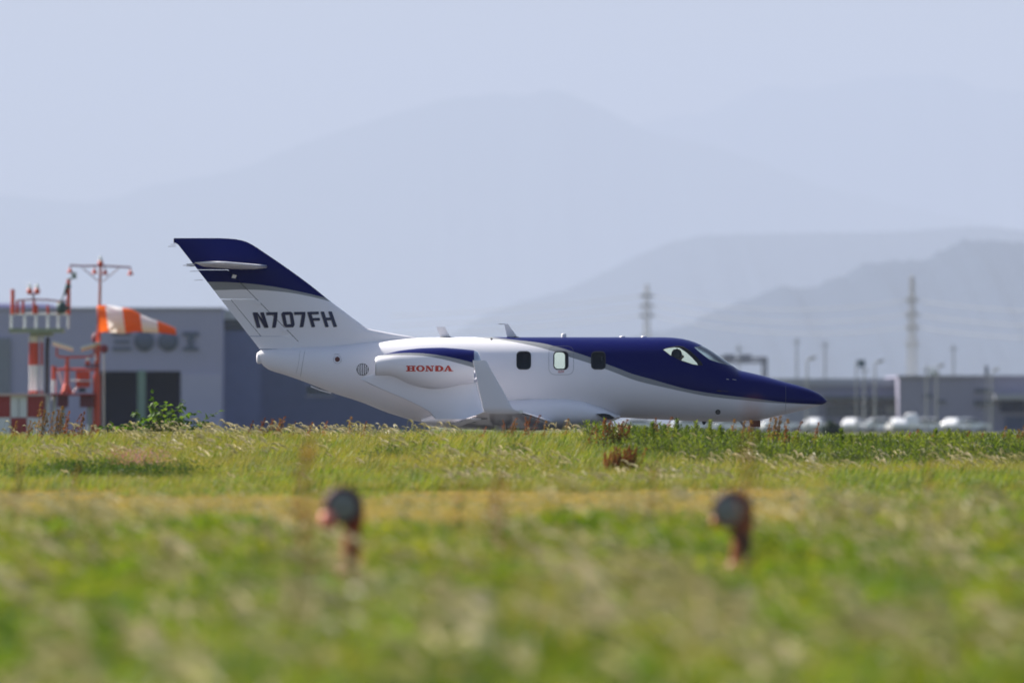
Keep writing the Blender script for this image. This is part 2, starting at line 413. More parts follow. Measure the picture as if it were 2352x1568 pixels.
put('cabin_lining', shell(.035, 1150, 1700, False), fus)
pn = ['cabin_window', 'cabin_window', 'cabin_window', 'cabin_window', 'cockpit_window', 'cockpit_window', 'windshield']
pm = [M['smoke'], M['glass'], M['dustglass'], M['smoke'], M['glass'], M['dustglass'], M['shield']]
for ((vs, fs), poly, side), nm, mm in zip(panes, pn, pm):
    MB().add(vs, fs, 0, True).build(nm, mm, fus)
def strip(poly, k0, k1, off, flip=1):
    poly = [(a[0]+(b[0]-a[0])*t/4, a[1]+(b[1]-a[1])*t/4) for a, b in zip(poly, poly[1:]+poly[:1]) for t in range(4)]
    cx = sum(p[0] for p in poly)/len(poly); cy_ = sum(p[1] for p in poly)/len(poly)
    pts = []
    for (x, y) in poly+[poly[0]]:
        d = math.hypot(x-cx, y-cy_)
        for k in (k0, k1):
            v = fskin(cx+(x-cx)*(1+k/d), cy_+(y-cy_)*(1+k/d), off); v.y *= flip; pts.append(v)
    return MB().add(pts, [(2*i, 2*i+2, 2*i+3, 2*i+1) for i in range(len(poly))])
for w in WIN: strip(w, -1.3, 1.5, .007).build('window_frame', M['dark'], fus)
strip(SIDEW, -.8, 1.0, .007).build('window_frame', M['dark'], fus)
strip(rrect(1260.4, 1317, 795, 860.5, 14), -.3, .3, .006).build('exit_door_seam', M['seam'], fus)
def seam(pts, w=.5, name='panel_seam', m='seam', off=.003):
    v = []
    for i, (x, y) in enumerate(pts):
        q = pts[min(i+1, len(pts)-1)]; p = pts[max(i-1, 0)]; dx, dy = q[0]-p[0], q[1]-p[1]; l = math.hypot(dx, dy)
        for s_ in (-1, 1): v.append(fskin(x-dy/l*w*s_/2, y+dx/l*w*s_/2, off))
    return MB().add(v, [(2*i, 2*i+2, 2*i+3, 2*i+1) for i in range(len(pts)-1)]).build(name, M[m], fus)
L = lambda a, b, n=8: [(a[0]+(b[0]-a[0])*i/n, a[1]+(b[1]-a[1])*i/n) for i in range(n+1)]
seam(L((1804, 881), (1803.5, 949), 12), .6)
seam(L((701, 803), (690, 869), 12), .6); seam(L((690, 806), (686, 838), 6)+L((685, 842), (680, 858), 4), .4)
seam(L((1184, 917), (1300, 917), 10), .3)
seam(L((768, 813.5), (781, 813.0), 4), .6)
seam(L((1667, 870.5), (1673, 871)), 1.6, 'latch', 'dullmetal'); seam(L((1681, 871), (1690, 872.5)), 1.2, 'latch', 'dullmetal')
seam(L((1645, 897.5), (1655, 898)), 3.0, 'sensor_vane', 'dark'); seam(L((1655, 897.6), (1672, 899)), 1.2, 'sensor_vane', 'dark')
def disc(px, py, r, nm, m, off=.006, n=14):
    v = [fskin(px, py, off)]+[fskin(px+r*math.cos(2*math.pi*k/n), py+r*math.sin(2*math.pi*k/n), off) for k in range(n)]
    return MB().add(v, [(0, 1+k, 1+(k+1) % n) for k in range(n)]).build(nm, M[m], fus)
disc(775.6, 825, 5.9, 'inspection_cover', 'plug')
strip([(775.6+7*math.cos(a*.5), 825.6+7*math.sin(a*.5)) for a in range(12)], 2.2, 2.7, .003).build('cover_ring', M['seam'], fus)
disc(1648, 946, 4.6, 'static_port', 'dullmetal'); strip([(1648+4.6*math.cos(a*.5236), 946+4.6*math.sin(a*.5236)) for a in range(12)], 0, 1.2, .006).build('port_ring', M['dark'], fus)
# vent grille with slats
vent = strip([(833.5+13*math.cos(a*.5236), 848.5+13*math.sin(a*.5236)) for a in range(12)], -12.9, 1.2, .003).build('vent_grille', M['dark'], fus)
for i in range(6):
    xx = 823.5+i*4.1; hh = 12.6*math.sqrt(max(0, 1-((xx-833.5)/13)**2))
    v = [];
    for t in range(6):
        yy = 848.5-hh+2*hh*t/5
        v += [fskin(xx-1.2, yy, .008), fskin(xx+1.2, yy, .012)]
    MB().add(v, [(2*t, 2*t+2, 2*t+3, 2*t+1) for t in range(5)]).build('slat', M['white'], fus)
# tail end cap and ventral skid
MB().loft([[(LX(x), .11*k*math.cos(a), LZ(822)+(.12*k)*math.sin(a)) for a in [2*math.pi*i/16 for i in range(16)]] for x, k in ((588.8, .35), (590, .75), (592, .95), (595, 1.0), (600, .9))]).build('tail_light', M['white'], fus)
MB().loft([[(LX(x), .05*c, LZ(y)+.015*s_) for c, s_ in ((1,1),(-1,1),(-1,-1),(1,-1))] for x, y in ((714, 887), (735, 895.5), (761, 902.5))], smooth=False).build('tail_skid', M['white'], fus)
# belly fairing
fr = []
for px, top, bot, w in ((968,960,972,.45),(1000,948,980,.68),(1060,930,985,.86),(1150,913,988,.92),(1230,907,988,.92),(1295,907,987,.90),(1335,913,984,.87),(1383,933,975,.78),(1410,947,966,.62),(1424,953,960,.45)):
    zt, zb = LZ(top), LZ(bot); zc = (zt+zb)/2
    fr.append([(LX(px), w*math.copysign(abs(math.cos(a))**.7, math.cos(a)), zc+(zt-zc)*math.copysign(abs(math.sin(a))**.8, math.sin(a))) for a in [2*math.pi*(k+.5)/48 for k in range(48)]])
fair = MB().loft(fr).build('belly_fairing', M['white'], jet)
v = [(LX(x, -.8), -.86, LZ(y, -.8)) for x, y in ((1370,950),(1388,949),(1400,951.5),(1412,959),(1404,963),(1392,962),(1380,957))]
MB().loft([v, [(a*.99+.015, b+.25, c) for a, b, c in v]], smooth=False).build('air_inlet', M['dark'], fair)

# fin, rudder
LEp = [(965,775),(930,770.5),(896,764.6),(872,760),(856,757),(842,752.8),(829,743.5),(820,737.7),(799,721.6),(760,692.6),(713,655),(648,607.8),(605,578.8),(584,564.8),(562,554),(537,548.9),(498,546.7)]
fle = pchip([p[1] for p in reversed(LEp)], [p[0] for p in reversed(LEp)])
fte = lambda y: 406.6+(y-558.4)*(596.7-406.6)/(802-558.4) if y > 556 else 399.5
fLE = lambda y: fle(y) if y < 775 else 965+(y-775)*.6
def fhalf(px, py):
    le, te = (fLE(py), fte(py)); c = (le-te)
    u = min(max((le-px)/c, 0), 1); cm = min(c/S, 2.3)
    T = .085*cm if py > 600 else .085*cm*min(1, .25+.75*(py-546)/54)
    return max(5*T*(.2969*math.sqrt(u)-.126*u-.3516*u*u+.2843*u**3-.1015*u**4)*1.0, .004)
def bladeloft(ys, xa, xb, n=15, shrink=0):
    rings = []
    for y in ys:
        a, b = xa(y), xb(y); r = []
        us = [a+(b-a)*((1-math.cos(math.pi*i/n))/2) for i in range(n+1)]
        for x in us: r.append((LX(x), -max(fhalf(x, y)-shrink, .002), LZ(y)))
        for x in reversed(us): r.append((LX(x), max(fhalf(x, y)-shrink, .002), LZ(y)))
        rings.append(r)
    return rings
hinge = lambda y: 523.7+(y-619.5)*(687-523.7)/(785-619.5)
fin_paint = paintmat('fin_paint', LX(380), LX(980), LZ(830), LZ(530),
    [(LX(x), LZ(y)) for x, y in ((380,647),(476,647),(541,649),(605,655),(670,666),(747,683.5),(800,698),(980,760))],
    [(LX(x), LZ(y)) for x, y in ((380,669),(491,666.4),(573,665),(638,669),(691,676.5),(760,692.8),(800,705),(980,770))], WHITE, GREY, NAVY)
fm = MB()
fm.loft(bladeloft([547.0, 548.2, 549.5, 552, 556, 562, 570, 580, 592, 605, 619], fLE, fte))
fm.loft(bladeloft([619]+list(np.linspace(630, 750, 14))+[754, 757, 760, 764, 768, 772, 776, 784, 796, 806], fLE, lambda y: hinge(y) if y < 786 else hinge(786)-(y-786)*1.2))
fin = fm.build('tail_fin', fin_paint, jet)
MB().loft(bladeloft([547.5, 549, 553, 557, 559], lambda y: 401+y*0, lambda y: 399+y*0, 3)).build('tail_beacon', M['navy'], fin)
tabx = lambda y: 530+(y-687)*(600-530)/(772-687)
rm = MB()
rm.loft(bladeloft([620.3]+list(np.linspace(630, 684, 6))+[686.4], lambda y: hinge(y)-1.6, fte))
rm.loft(bladeloft(list(np.linspace(687, 772, 9)), lambda y: hinge(y)-1.6, tabx))
rm.loft(bladeloft([772.6, 778, 785, 790, 796, 801], lambda y: (hinge(y)-1.6) if y < 786 else hinge(786)-1.6-(y-786)*1.2, fte))
rud = rm.build('rudder', fin_paint, jet)
MB().loft(bladeloft(list(np.linspace(687.8, 771.4, 9)), lambda y: tabx(y)-1.3, fte)).build('trim_tab', fin_paint, rud)
MB().loft(bladeloft(list(np.linspace(622, 785, 9)), lambda y: hinge(y)+2, lambda y: hinge(y)-4, 4, .03)).build('hinge_spar', M['dark'], fin)
MB().loft(bladeloft(list(np.linspace(688, 771, 7)), lambda y: tabx(y)+2, lambda y: tabx(y)-3, 4, .006)).build('hinge_spar', M['dark'], rud)
for x, y in ((537.6, 634.6), (593.5, 694.8), (654, 756.5)):
    c = Vector((LX(x), 0, LZ(y))); h = fhalf(x, y)
    MB().loft([[c+Vector((dx, -h-o, dz)) for dx, dz in ((-.05, -.03), (.03, -.045), (.055, .02), (-.02, .04))] for o in (-.02, .035)], smooth=False).build('hinge_fairing', M['white'], fin)
for x0, x1, y in ((386, 404, 565.5), (420, 446, 609), (428, 448, 611), (436, 462, 622.5), (446, 466, 643), (566, 580, 766), (392, 405, 561)):
    MB().tube([(LX(x0), .02, LZ(y+.6)), (LX(x1), 0, LZ(y))], .006, 5).build('static_wick', M['dullmetal'], fin)
# tailplane (both halves) with a polished leading edge
def foil(x0, x1, t, Y, z, n=10, tw=0, cam_=.0):
    """ring of an aerofoil from trailing edge x0 to leading edge x1 (metres)"""
    r = []; c = x1-x0
    us = [(1-math.cos(math.pi*i/n))/2 for i in range(n+1)]
    fn = lambda u: 5*t*c*(.2969*math.sqrt(u)-.126*u-.3516*u*u+.2843*u**3-.1036*u**4)
    for u in us: r.append((x1-u*c, Y, z+fn(u)+cam_*c*math.sin(math.pi*u)*.5))
    for u in reversed(us[1:-1]): r.append((x1-u*c, Y, z-fn(u)+cam_*c*math.sin(math.pi*u)*.5))
    return r
for sgn in (-1, 1):
    secs = [(.0, 619, 468, 612.5), (.4, 602, 465, 611.5), (1.2, 566, 459, 609), (1.9, 534, 454, 606.5), (2.05, 522, 453, 606), (2.12, 505, 454, 606)]
    tl = MB().loft([foil(LX(b), LX(a), .085, sgn*Y, LZ(z)) for Y, a, b, z in secs]).build('tailplane', M['white'], jet)
    MB().loft([[(x+.012, y, (z-LZ(zz))*1.12+LZ(zz)) for x, y, z in foil(LX(a-(a-b)*.2), LX(a), .11, sgn*Y, LZ(zz))] for Y, a, b, zz in secs[:5]]).build('leading_edge', M['metal'], tl)
    for Y in (.9, 1.7): MB().tube([(LX(452), sgn*Y, LZ(608)), (LX(432), sgn*Y, LZ(609))], .006, 5).build('static_wick', M['dullmetal'], tl)

# registration letters on the fin
z1 = lambda x, y: ((680+x/2.6727)*.57422, (920+y/2.6727)*.57422)
def decal(polys, conv, surf, name, m, parent, off=(0, 0)):
    bm = bmesh.new()
    for outer, *holes in polys:
        loops = [[Vector((p[0]+off[0], -(p[1]+off[1]), 0)) for p in l] for l in (outer, *holes)]
        flat = [p for l in loops for p in l]; vv = [bm.verts.new(p) for p in flat]
        for t in geometry.tessellate_polygon(loops):
            try: bm.faces.new([vv[i] for i in t])
            except ValueError: pass
    bmesh.ops.subdivide_edges(bm, edges=bm.edges[:], cuts=2, use_grid_fill=True)
    for q in bm.verts: q.co = surf(*conv(q.co.x, -q.co.y))
    me = bpy.data.meshes.new(name); bm.to_mesh(me); bm.free(); me.materials.append(M[m])
    return put(name, me, parent)
REG = [[[(885,880),(930,880),(968,1041),(932,1041)]], [[(922,880),(935,880),(1054,1041),(1012,1041)]], [[(966,879),(1003,878),(1055,1040),(1020,1041)]],
       [[(1030,879),(1152,877),(1150,928),(1132,1041),(1094,1042),(1110,940),(1114,906),(1036,907)]],
       [[(1192,892),(1208,875),(1295,873),(1314,890),(1334,1010),(1320,1036),(1240,1038),(1220,1018)], [(1232,905),(1281,903),(1297,1004),(1252,1008)]],
       [[(1327,876),(1449,874),(1447,922),(1428,1034),(1390,1036),(1406,935),(1410,902),(1334,904)]],
       [[(1470,874),(1508,874),(1554,1034),(1518,1036)]], [[(1500,873),(1590,871),(1594,898),(1507,900)]], [[(1520,940),(1602,938),(1606,965),(1527,967)]],
       [[(1612,871),(1649,871),(1699,1034),(1664,1035)]], [[(1695,870),(1731,870),(1788,1032),(1752,1034)]], [[(1655,936),(1730,934),(1738,961),(1662,963)]]]
fsurf = lambda off: (lambda x, y: Vector((LX(x), -fhalf(x, y)-off, LZ(y))))
decal(REG, z1, fsurf(.004), 'registration_shadow', 'markshade', fin, (-6, 6))
decal(REG, z1, fsurf(.009), 'registration_letters', 'navyprint', fin)

# engines over the wing
NY = 1.55
ntop = pchip([863,868,885,918,945,969,1012,1046,1072,1089,1098,1104], [820,817.5,813,805,801.5,799.3,798,800,802.3,804.5,808,816])
nbot = pchip([863,868,893,906,920,935,969,995,1029,1055,1075,1090,1098,1104], [862,862,863,866,872,879.5,889.6,893.4,889.6,884,881,879,876,869])
nwid = pchip([863,900,950,995,1040,1089,1098,1104], [.19,.27,.37,.41,.40,.335,.31,.26])
npaint = paintmat('nacelle_paint', LX(850), LX(1120), LZ(900), LZ(780),
    [(LX(x), LZ(y)) for x, y in ((850,818.2),(868,817.2),(910,812.7),(952,811.5),(986,813.6),(1021,818.7),(1055,825.6),(1085,833.2),(1120,842))],
    [(LX(x), LZ(y)) for x, y in ((850,819.2),(868,818.7),(918,816.7),(969,817.9),(1004,823),(1046,833),(1086,844.2),(1120,855))], WHITE, GREY, NAVY)
def nring(px, sg, n=40, k=1.0, inset=0):
    Y = -NY; zt, zb = LZ(ntop(px), Y)-inset, LZ(nbot(px), Y)+inset; zc, hz_ = (zt+zb)/2, (zt-zb)/2*k; w = (nwid(px)-inset)*k
    return [(LX(px, Y), sg*NY+w*math.cos(a), zc+hz_*math.sin(a)) for a in [2*math.pi*(i+.5)/n for i in range(n)]]
def nskin(px, py, off):
    Y = -NY; zt, zb = LZ(ntop(px), Y), LZ(nbot(px), Y); zc, h = (zt+zb)/2, (zt-zb)/2; z = LZ(py, Y)
    return Vector((LX(px, Y), -NY-nwid(px)*math.sqrt(max(0, 1-((z-zc)/h)**2))-off, z))
for sg in (-1, 1):
    nac = MB().loft([nring(p, sg) for p in np.linspace(864, 1089, 40)], 0, False).build('engine_nacelle', npaint, jet)
    lip = [nring(p, sg) for p in (1089, 1093, 1098, 1101, 1103, 1104)]+[nring(p, sg, 40, k) for p, k in ((1103.5, .94), (1101, .9), (1096, .87), (1085, .86))]
    MB().loft(lip, 0, False).build('inlet_lip', M['metal'], nac)
    MB().loft([nring(p, sg, 40, k) for p, k in ((1085, .86), (1060, .80), (1050, .75))], 0, False).build('inlet_duct', M['dullmetal'], nac)
    MB().loft([nring(1052, sg, 40, .77), nring(1048, sg, 40, .77)]).build('fan', M['dark'], nac)
    MB().loft([nring(p, sg, 20, k) for p, k in ((1052, .24), (1060, .2), (1067, .1), (1070, .01))]).build('spinner', M['dullmetal'], nac)
    MB().loft([nring(p, sg, 40, k, 0) for p, k in ((864, 1.0), (862.3, 1.0), (862.3, .93), (866, .92), (890, .72))], 0, False).build('exhaust_nozzle', M['dullmetal'], nac)
    MB().loft([nring(890, sg, 40, .72), nring(884, sg, 40, .4), nring(868, sg, 40, .08)]).build('exhaust_cone', M['dark'], nac)
    # pylon
    rings = []
    Y = -NY
    for y, xa, xb, t in ((858,858,1080,.30),(864,838,1086,.22),(871,827,1090,.13),(878,842,1093,.10),(888,862,1096,.10),(900,890,1099,.10),(915,926,1103,.11),(930,958,1108,.13),(945,985,1114,.16),(962,1000,1120,.22)):
        rings.append([(x, sg*NY+(z*1.0), LZ(y, Y)) for x, _, z in [(p[0], 0, p[2]) for p in foil(LX(xa, Y), LX(xb, Y), t/((xb-xa)/S), 0, 0, 10)]])
    MB().loft(rings).build('pylon', M['white'], jet)
z6 = lambda x, y: ((1480+x/3.36)*.57422, (1280+y/3.36)*.57422)
ell = lambda cx, cy, rx, ry, n=18: [(cx+rx*math.cos(2*math.pi*i/n), cy+ry*math.sin(2*math.pi*i/n)) for i in range(n)]
R4 = lambda x0, x1, y0, y1: [[(x0,y0),(x1,y0),(x1,y1),(x0,y1)]]
HON = [R4(504,537,613,690), R4(568,600,613,690), R4(537,568,645,658), R4(489,504,613,626), R4(537,551,613,626), R4(553,568,613,626), R4(600,615,613,626), R4(487,504,677,690), R4(537,551,677,690), R4(553,568,677,690), R4(600,616,677,690),
       [ell(680,651,59,42), ell(680,651,25,28)],
       R4(757,772,624,690), [[(747,612),(790,612),(847,690),(812,690)]], R4(833,847,624,690), R4(743,757,678,690), R4(772,787,678,690), R4(818,863,612,624),
       [[(878,612),(938,612),(968,620),(986,637),(990,652),(984,670),(966,684),(938,690),(878,690)], [(922,626),(936,627),(950,638),(954,652),(949,666),(936,676),(922,677)]],
       [[(1040,612),(1066,612),(1108,690),(1066,690)]], [[(1040,612),(1052,634),(1016,690),(999,690)]], R4(1024,1078,661,671), R4(985,1031,679,690), R4(1056,1120,679,690)]
decal(HON, z6, lambda x, y: nskin(x, y, .006), 'maker_lettering', 'red', [o for o in jet.children if o.name.startswith('engine_nacelle')][0])
z3 = lambda x, y: ((1780+x/2.94)*.57422, (1260+y/2.94)*.57422)
EXI = [R4(1334,1339,655,679), R4(1339,1349,655,659), R4(1339,1347,665,669), R4(1339,1349,675,679), [[(1352,655),(1357,655),(1372,679),(1367,679)]], [[(1367,655),(1372,655),(1357,679),(1352,679)]], R4(1376,1381,655,679), R4(1384,1400,655,659), R4(1389.5,1394.5,659,679)]
decal(EXI, z3, lambda x, y: fskin(x, y, .005), 'exit_lettering', 'red', fus)

# wings, winglets
for sg in (-1, 1):
    secs = []
    for Y, le, te, y in ((.0, 1282, 1040, 974), (.75, 1272, 1042, 971), (1.6, 1256, 1052, 967), (3.2, 1234, 1075, 959), (4.9, 1208, 1098, 951), (5.7, 1196, 1108, 947), (5.85, 1193, 1110, 946)):
        secs.append(foil(LX(te, -Y), LX(le, -Y), .125, sg*Y, LZ(y, -Y), 12, 0, .02))
    wg = MB().loft(secs).build('wing', M['white'], jet)
    wl = []
    for y, te, le, o, t in ((950.5, 1140, 1178, -.04, .06), (949, 1124, 1190, -.02, .08), (946, 1112, 1195, 0, .085), (942, 1110.5, 1190, .03, .08), (938, 1109.6, 1180, .05, .08), (932, 1108.3, 1174.4, .06, .075), (899, 1101.3, 1156.8, .09, .07), (856, 1092, 1131.4, .12, .065), (829, 1086, 1118, .14, .06), (827.2, 1086, 1116, .14, .04)):
        Yn = -6.0; wl.append([(p[0], sg*(5.88+o)+(p[2]), LZ(y, Yn)) for p in foil(LX(te, Yn), LX(le, Yn), t, 0, 0, 10)])
    wo = MB().loft(wl).build('winglet', M['white'], jet)
    MB().loft([foil(LX(1186, -5.9)-a*.02, LX(1196+a*2, -5.9), .35, sg*(5.78+.03*a), LZ(945, -5.9), 6) for a in (0, 1, 2, 3)]).build('navigation_light', M['clear'], wo)
    MB().loft([[(x+.02, y, z) for x, y, z in foil(LX(le-16, -Y), LX(le, -Y), .30*w, sg*Y, LZ(yy, -Y), 8)] for Y, le, yy, w in ((.95, 1270, 970.4, 1), (2.4, 1246, 963, .95), (4.0, 1222.5, 955, .9), (5.6, 1199, 947.6, .8))]).build('leading_edge', M['metal'], wg)
    for Y, te in ((1.9, 1056), (3.6, 1080)):
        MB().loft([foil(LX(te-14, -Y), LX(te+40, -Y), .1, sg*(Y+o), LZ(968-(Y-1.9)*4, -Y), 6) for o in (-.05, 0, .05)]).build('flap_track', M['dullmetal'], wg)
    MB().loft([foil(LX(te-10, -Y), LX(te+18, -Y), .16, sg*Y, LZ(y+4.5, -Y), 6) for Y, te, y in ((.95, 1045, 972), (2.4, 1064, 965), (4.2, 1088, 957))]).build('flap', M['white'], wg)
# aerials on the roof
def slab(name, pts, t, parent, m):
    P = [(LX(x), LZ(y)) for x, y in pts]
    return MB().loft([[(x, sgn*t*.5, z) for x, z in P] for sgn in (-1, 1)], smooth=False).build(name, M[m], parent)
slab('blade_aerial', [(1002,751),(1021.6,750),(1035,775),(1013,776)], .035, fus, 'white')
slab('blade_aerial', [(1157.9,744.2),(1166.6,743.6),(1190,776),(1165.7,776)], .035, fus, 'white')
MB().tube([(LX(1145), 0, LZ(743.8)), (LX(1160), 0, LZ(744.2))], .008, 5).build('aerial_rod', M['dullmetal'], fus)
slab('aerial_base', [(1011,773.2),(1036,773),(1036.5,776),(1011,776)], .07, fus, 'dark'); slab('aerial_base', [(1164,773.2),(1191,773),(1192,776),(1164,776)], .07, fus, 'dark')
MB().lathe([(.052, 0), (.05, .06), (.042, .075), (.01, .078)], (LX(1295), 0, LZ(774.5)), 'Z', 12).build('stub_aerial', M['white'], fus)
for px in (1430, 1479): MB().lathe([(.062, 0), (.058, .026), (.03, .032)], (LX(px), 0, LZ(774.6)), 'Z', 14).build('satellite_aerial', M['white'], fus)
disc(1129, 778.5, 2.8, 'drain_port', 'dark')
# cockpit fittings
MB().box((LX(1600), -.55, LZ(905)), (LX(1655), .55, LZ(846))).build('instrument_panel', M['lining'], fus)
for sy in (-.33, .33):
    s_ = MB().loft([[(LX(1545)+dx, sy+w, z) for dx, w in ((-.1, -.2), (.02, -.2), (.02, .2), (-.1, .2))] for z in (LZ(925), LZ(850))], smooth=False)
    s_.box((LX(1545), sy-.21, LZ(925)), (LX(1545)+.45, sy+.21, LZ(912))).build('pilot_seat', M['seat'], fus)
MB().box((LX(1150), -.42, LZ(938)), (LX(1640), .42, LZ(930))).build('cabin_floor', M['lining'], fus)
for px in (1215, 1375):
    MB().loft([[(LX(px)+dx, w, z) for dx, w in ((-.12, .1), (.05, .1), (.05, .55), (-.12, .55))] for z in (LZ(940), LZ(822), LZ(815))], smooth=False).build('passenger_seat', M['seat'], fus)
MB().box((LX(1362), .35, LZ(828)), (LX(1384), .4, LZ(818))).build('cabin_table', M['greybox'], fus)
# landing gear
def wheel(c, r, w, parent):
    t = MB().lathe([(r*.6, -w*.45), (r*.9, -w*.5), (r, -w*.3), (r, w*.3), (r*.9, w*.5), (r*.6, w*.45)], c, 'Y', 20).build('tyre', M['rubber'], parent)
    MB().lathe([(.02, -w*.4), (r*.3, -w*.42), (r*.6, -w*.3), (r*.6, w*.3), (r*.3, w*.42), (.02, w*.4)], c, 'Y', 16).build('wheel_hub', M['steel'], parent)
ng = MB().tube([(LX(1729), 0, LZ(962)), (LX(1737), 0, .2)], .045, 8).tube([(LX(1737), -.13, .21), (LX(1737), .13, .21)], .03, 8).tube([(LX(1700), 0, LZ(966)), (LX(1733), 0, .5)], .025, 6).build('nose_gear', M['dullmetal'], jet)
for sy in (-.1, .1): wheel((LX(1737), sy, .21), .21, .12, ng)
MB().lathe([(.05, -.03), (.05, .02), (.02, .03)], (LX(1742), -.05, .72), 'X', 10).build('taxi_light', M['clear'], ng)
for sy in (-.22, .22): MB().box((LX(1722), sy-.01, LZ(980)), (LX(1746), sy+.01, LZ(965))).build('gear_door', M['plug' if sy < 0 else 'white'], ng)
slab('belly_aerial', [(1612,967),(1624,967),(1619,975),(1614,975)], .03, fus, 'dark')
for sg in (-1, 1):
    mg = MB().tube([(LX(1150), sg*1.35, LZ(970)), (LX(1146), sg*1.4, .27)], .06, 8).tube([(LX(1146), sg*1.3, .27), (LX(1146), sg*1.55, .27)], .04, 8).build('main_gear', M['dullmetal'], jet)
    wheel((LX(1146), sg*1.52, .27), .27, .18, mg)
    MB().box((LX(1135), sg*1.62-.01, .35), (LX(1162), sg*1.62+.01, LZ(972))).build('gear_door', M['white'], mg)

# the pilot
pil = thing('person', 'pilot with headset seen in profile through the cockpit side window', 'person', (LX(1553), DA-.33, LZ(905)))
def pilot():
    hx, hzz = LX(1554.5)-LX(1553), LZ(817)-LZ(905)
    P = [(0,0,0), (0,0,.22), (.01,0,.42), (.015,0,hzz-.16), (hx,0,hzz-.10), (0,-.19,.47), (.14,-.22,.25), (.36,-.17,.26), (0,.19,.47), (.14,.22,.25), (.36,.17,.26), (.38,-.11,.02), (.46,-.1,-.36), (.38,.11,.02), (.46,.1,-.36)]
    E = [(0,1),(1,2),(2,3),(3,4),(2,5),(5,6),(6,7),(2,8),(8,9),(9,10),(0,11),(11,12),(0,13),(13,14)]
    Rr = [.15,.14,.14,.055,.06,.075,.05,.035,.075,.05,.035,.08,.055,.08,.055]
    me = bpy.data.meshes.new('body'); me.from_pydata(P, E, [])
    o = bpy.data.objects.new('body', me); COL.objects.link(o)
    sk = o.modifiers.new('s', 'SKIN'); 
    for i, r in enumerate(Rr): me.skin_vertices[0].data[i].radius = (r, r*(1.25 if i < 3 else 1))
    me.skin_vertices[0].data[0].use_root = True
    o.modifiers.new('d', 'SUBSURF').levels = 2
    dg = bpy.context.evaluated_depsgraph_get(); m2 = bpy.data.meshes.new_from_object(o.evaluated_get(dg))
    bm = bmesh.new(); bm.from_mesh(m2)
    bpy.data.objects.remove(o)
    # head with brow, nose, chin and ears
    hb = bmesh.new(); bmesh.ops.create_uvsphere(hb, u_segments=20, v_segments=14, radius=1)
    for v in hb.verts:
        x, y, z = v.co; X, Y_, Z = x*.098, y*.076, z*.122
        if z < -.2: X += .012*(x > 0); Y_ *= 1-.25*(-z-.2)
        if x > .75 and abs(y) < .3 and -.35 < z < .12: X += .028*(1-abs(y)/.3)
        if x > .8 and abs(z-.2) < .12: X -= .006
        if abs(y) > .9 and abs(z) < .25: Y_ *= 1.12
        v.co = (X+hx+.01, Y_, Z+hzz)
    tmp = bpy.data.meshes.new('h'); hb.to_mesh(tmp); bm.from_mesh(tmp); hb.free()
    for f in bm.faces: f.smooth = True; f.material_index = 1 if f.calc_center_median().z > hzz-.17 else 0
    me = bpy.data.meshes.new('body'); bm.to_mesh(me); bm.free(); me.materials.append(M['cloth']); me.materials.append(M['skin'])
    b = put('body', me, pil)
    hr = MB()
    hr.lathe([(.001, .136), (.06, .125), (.095, .085), (.108, .03), (.104, -.02), (.092, -.05)], (hx-.008, 0, hzz), 'Z', 18).build('hair', M['hair'], b)
    MB().tube([(hx, -.09, hzz), (hx, -.085, hzz+.09), (hx, 0, hzz+.14), (hx, .085, hzz+.09), (hx, .09, hzz)], .012, 6).lathe([(.045, -.115), (.048, -.085), (.03, -.075)], (hx, 0, hzz-.01), 'Y', 12).lathe([(.045, .115), (.048, .085), (.03, .075)], (hx, 0, hzz-.01), 'Y', 12).build('headset', M['rubber'], b)
pilot()

# ------------------------------------------------------------------ hangar at the left and the far buildings at the right
wallL = mat('hangar_wall_paint', (.41, .39, .55), .7, 0, 0, .06, .8); wallP = mat('pale_wall_panel', (.47, .45, .60), .7, 0, 0, .05, .8)
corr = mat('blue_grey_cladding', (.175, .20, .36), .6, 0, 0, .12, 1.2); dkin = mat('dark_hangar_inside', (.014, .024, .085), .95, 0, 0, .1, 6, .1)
winm = mat('dark_window_pane', (.05, .065, .10), .2); lett = mat('sign_grey_paint', (.11, .13, .20), .6)
colg = mat('pale_green_column', (.20, .30, .24), .7); parap = mat('pale_parapet', (.6, .6, .62), .7)
D1 = 800.0
def bx3(mb, px0, px1, py0, py1, d0, d1, mi=0):
    """box that spans picture places at its front face, d0 to d1 deep"""
    a, b = W(px0, py1, d0), W(px1, py0, d0)
    return mb.box((a.x, d0, a.z), (b.x, d1, b.z), mi)
def gnd(d): return HZ+H*F/d      # picture height of level ground at distance d
hang = thing('hangar', 'long lilac grey hangar with dark open bay at the left edge', 'building', (0, 0, 0))
m = MB(); G0 = gnd(D1)
bx3(m, -260, 229, 709, G0, D1, D1+30); bx3(m, 229, 415, 709, 852, D1, D1+30); bx3(m, 415, 510, 709, G0, D1, D1+30)
m.build('wall', wallL, hang)
bx3(MB(), -262, 512, 706, 709.5, D1-.15, D1+30.2).build('roof_edge', wallL, hang)
bx3(MB(), 416, 509, 858, G0, D1-.12, D1-.01).build('wall_panel', wallP, hang)
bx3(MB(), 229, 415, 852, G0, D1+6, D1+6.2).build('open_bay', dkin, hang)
bx3(MB(), 316, 334, 850, G0, D1-.3, D1-.02).build('column', colg, hang)
bx3(MB(), -260, 24, 776, G0, D1-.2, D1-.02).build('wall_panel', mat('grey_wall_panel', (.24, .25, .30), .7), hang)
bx3(MB(), -120, 110, 697, 707, D1+4, D1+20).build('roof', wallL, hang)
for x0, x1, y0, y1 in ((258,301,763,770),(262,298,781,788),(258,301,797,804)): bx3(MB(), x0, x1, y0, y1, D1-.15, D1-.01).build('sign_stroke', lett, hang)
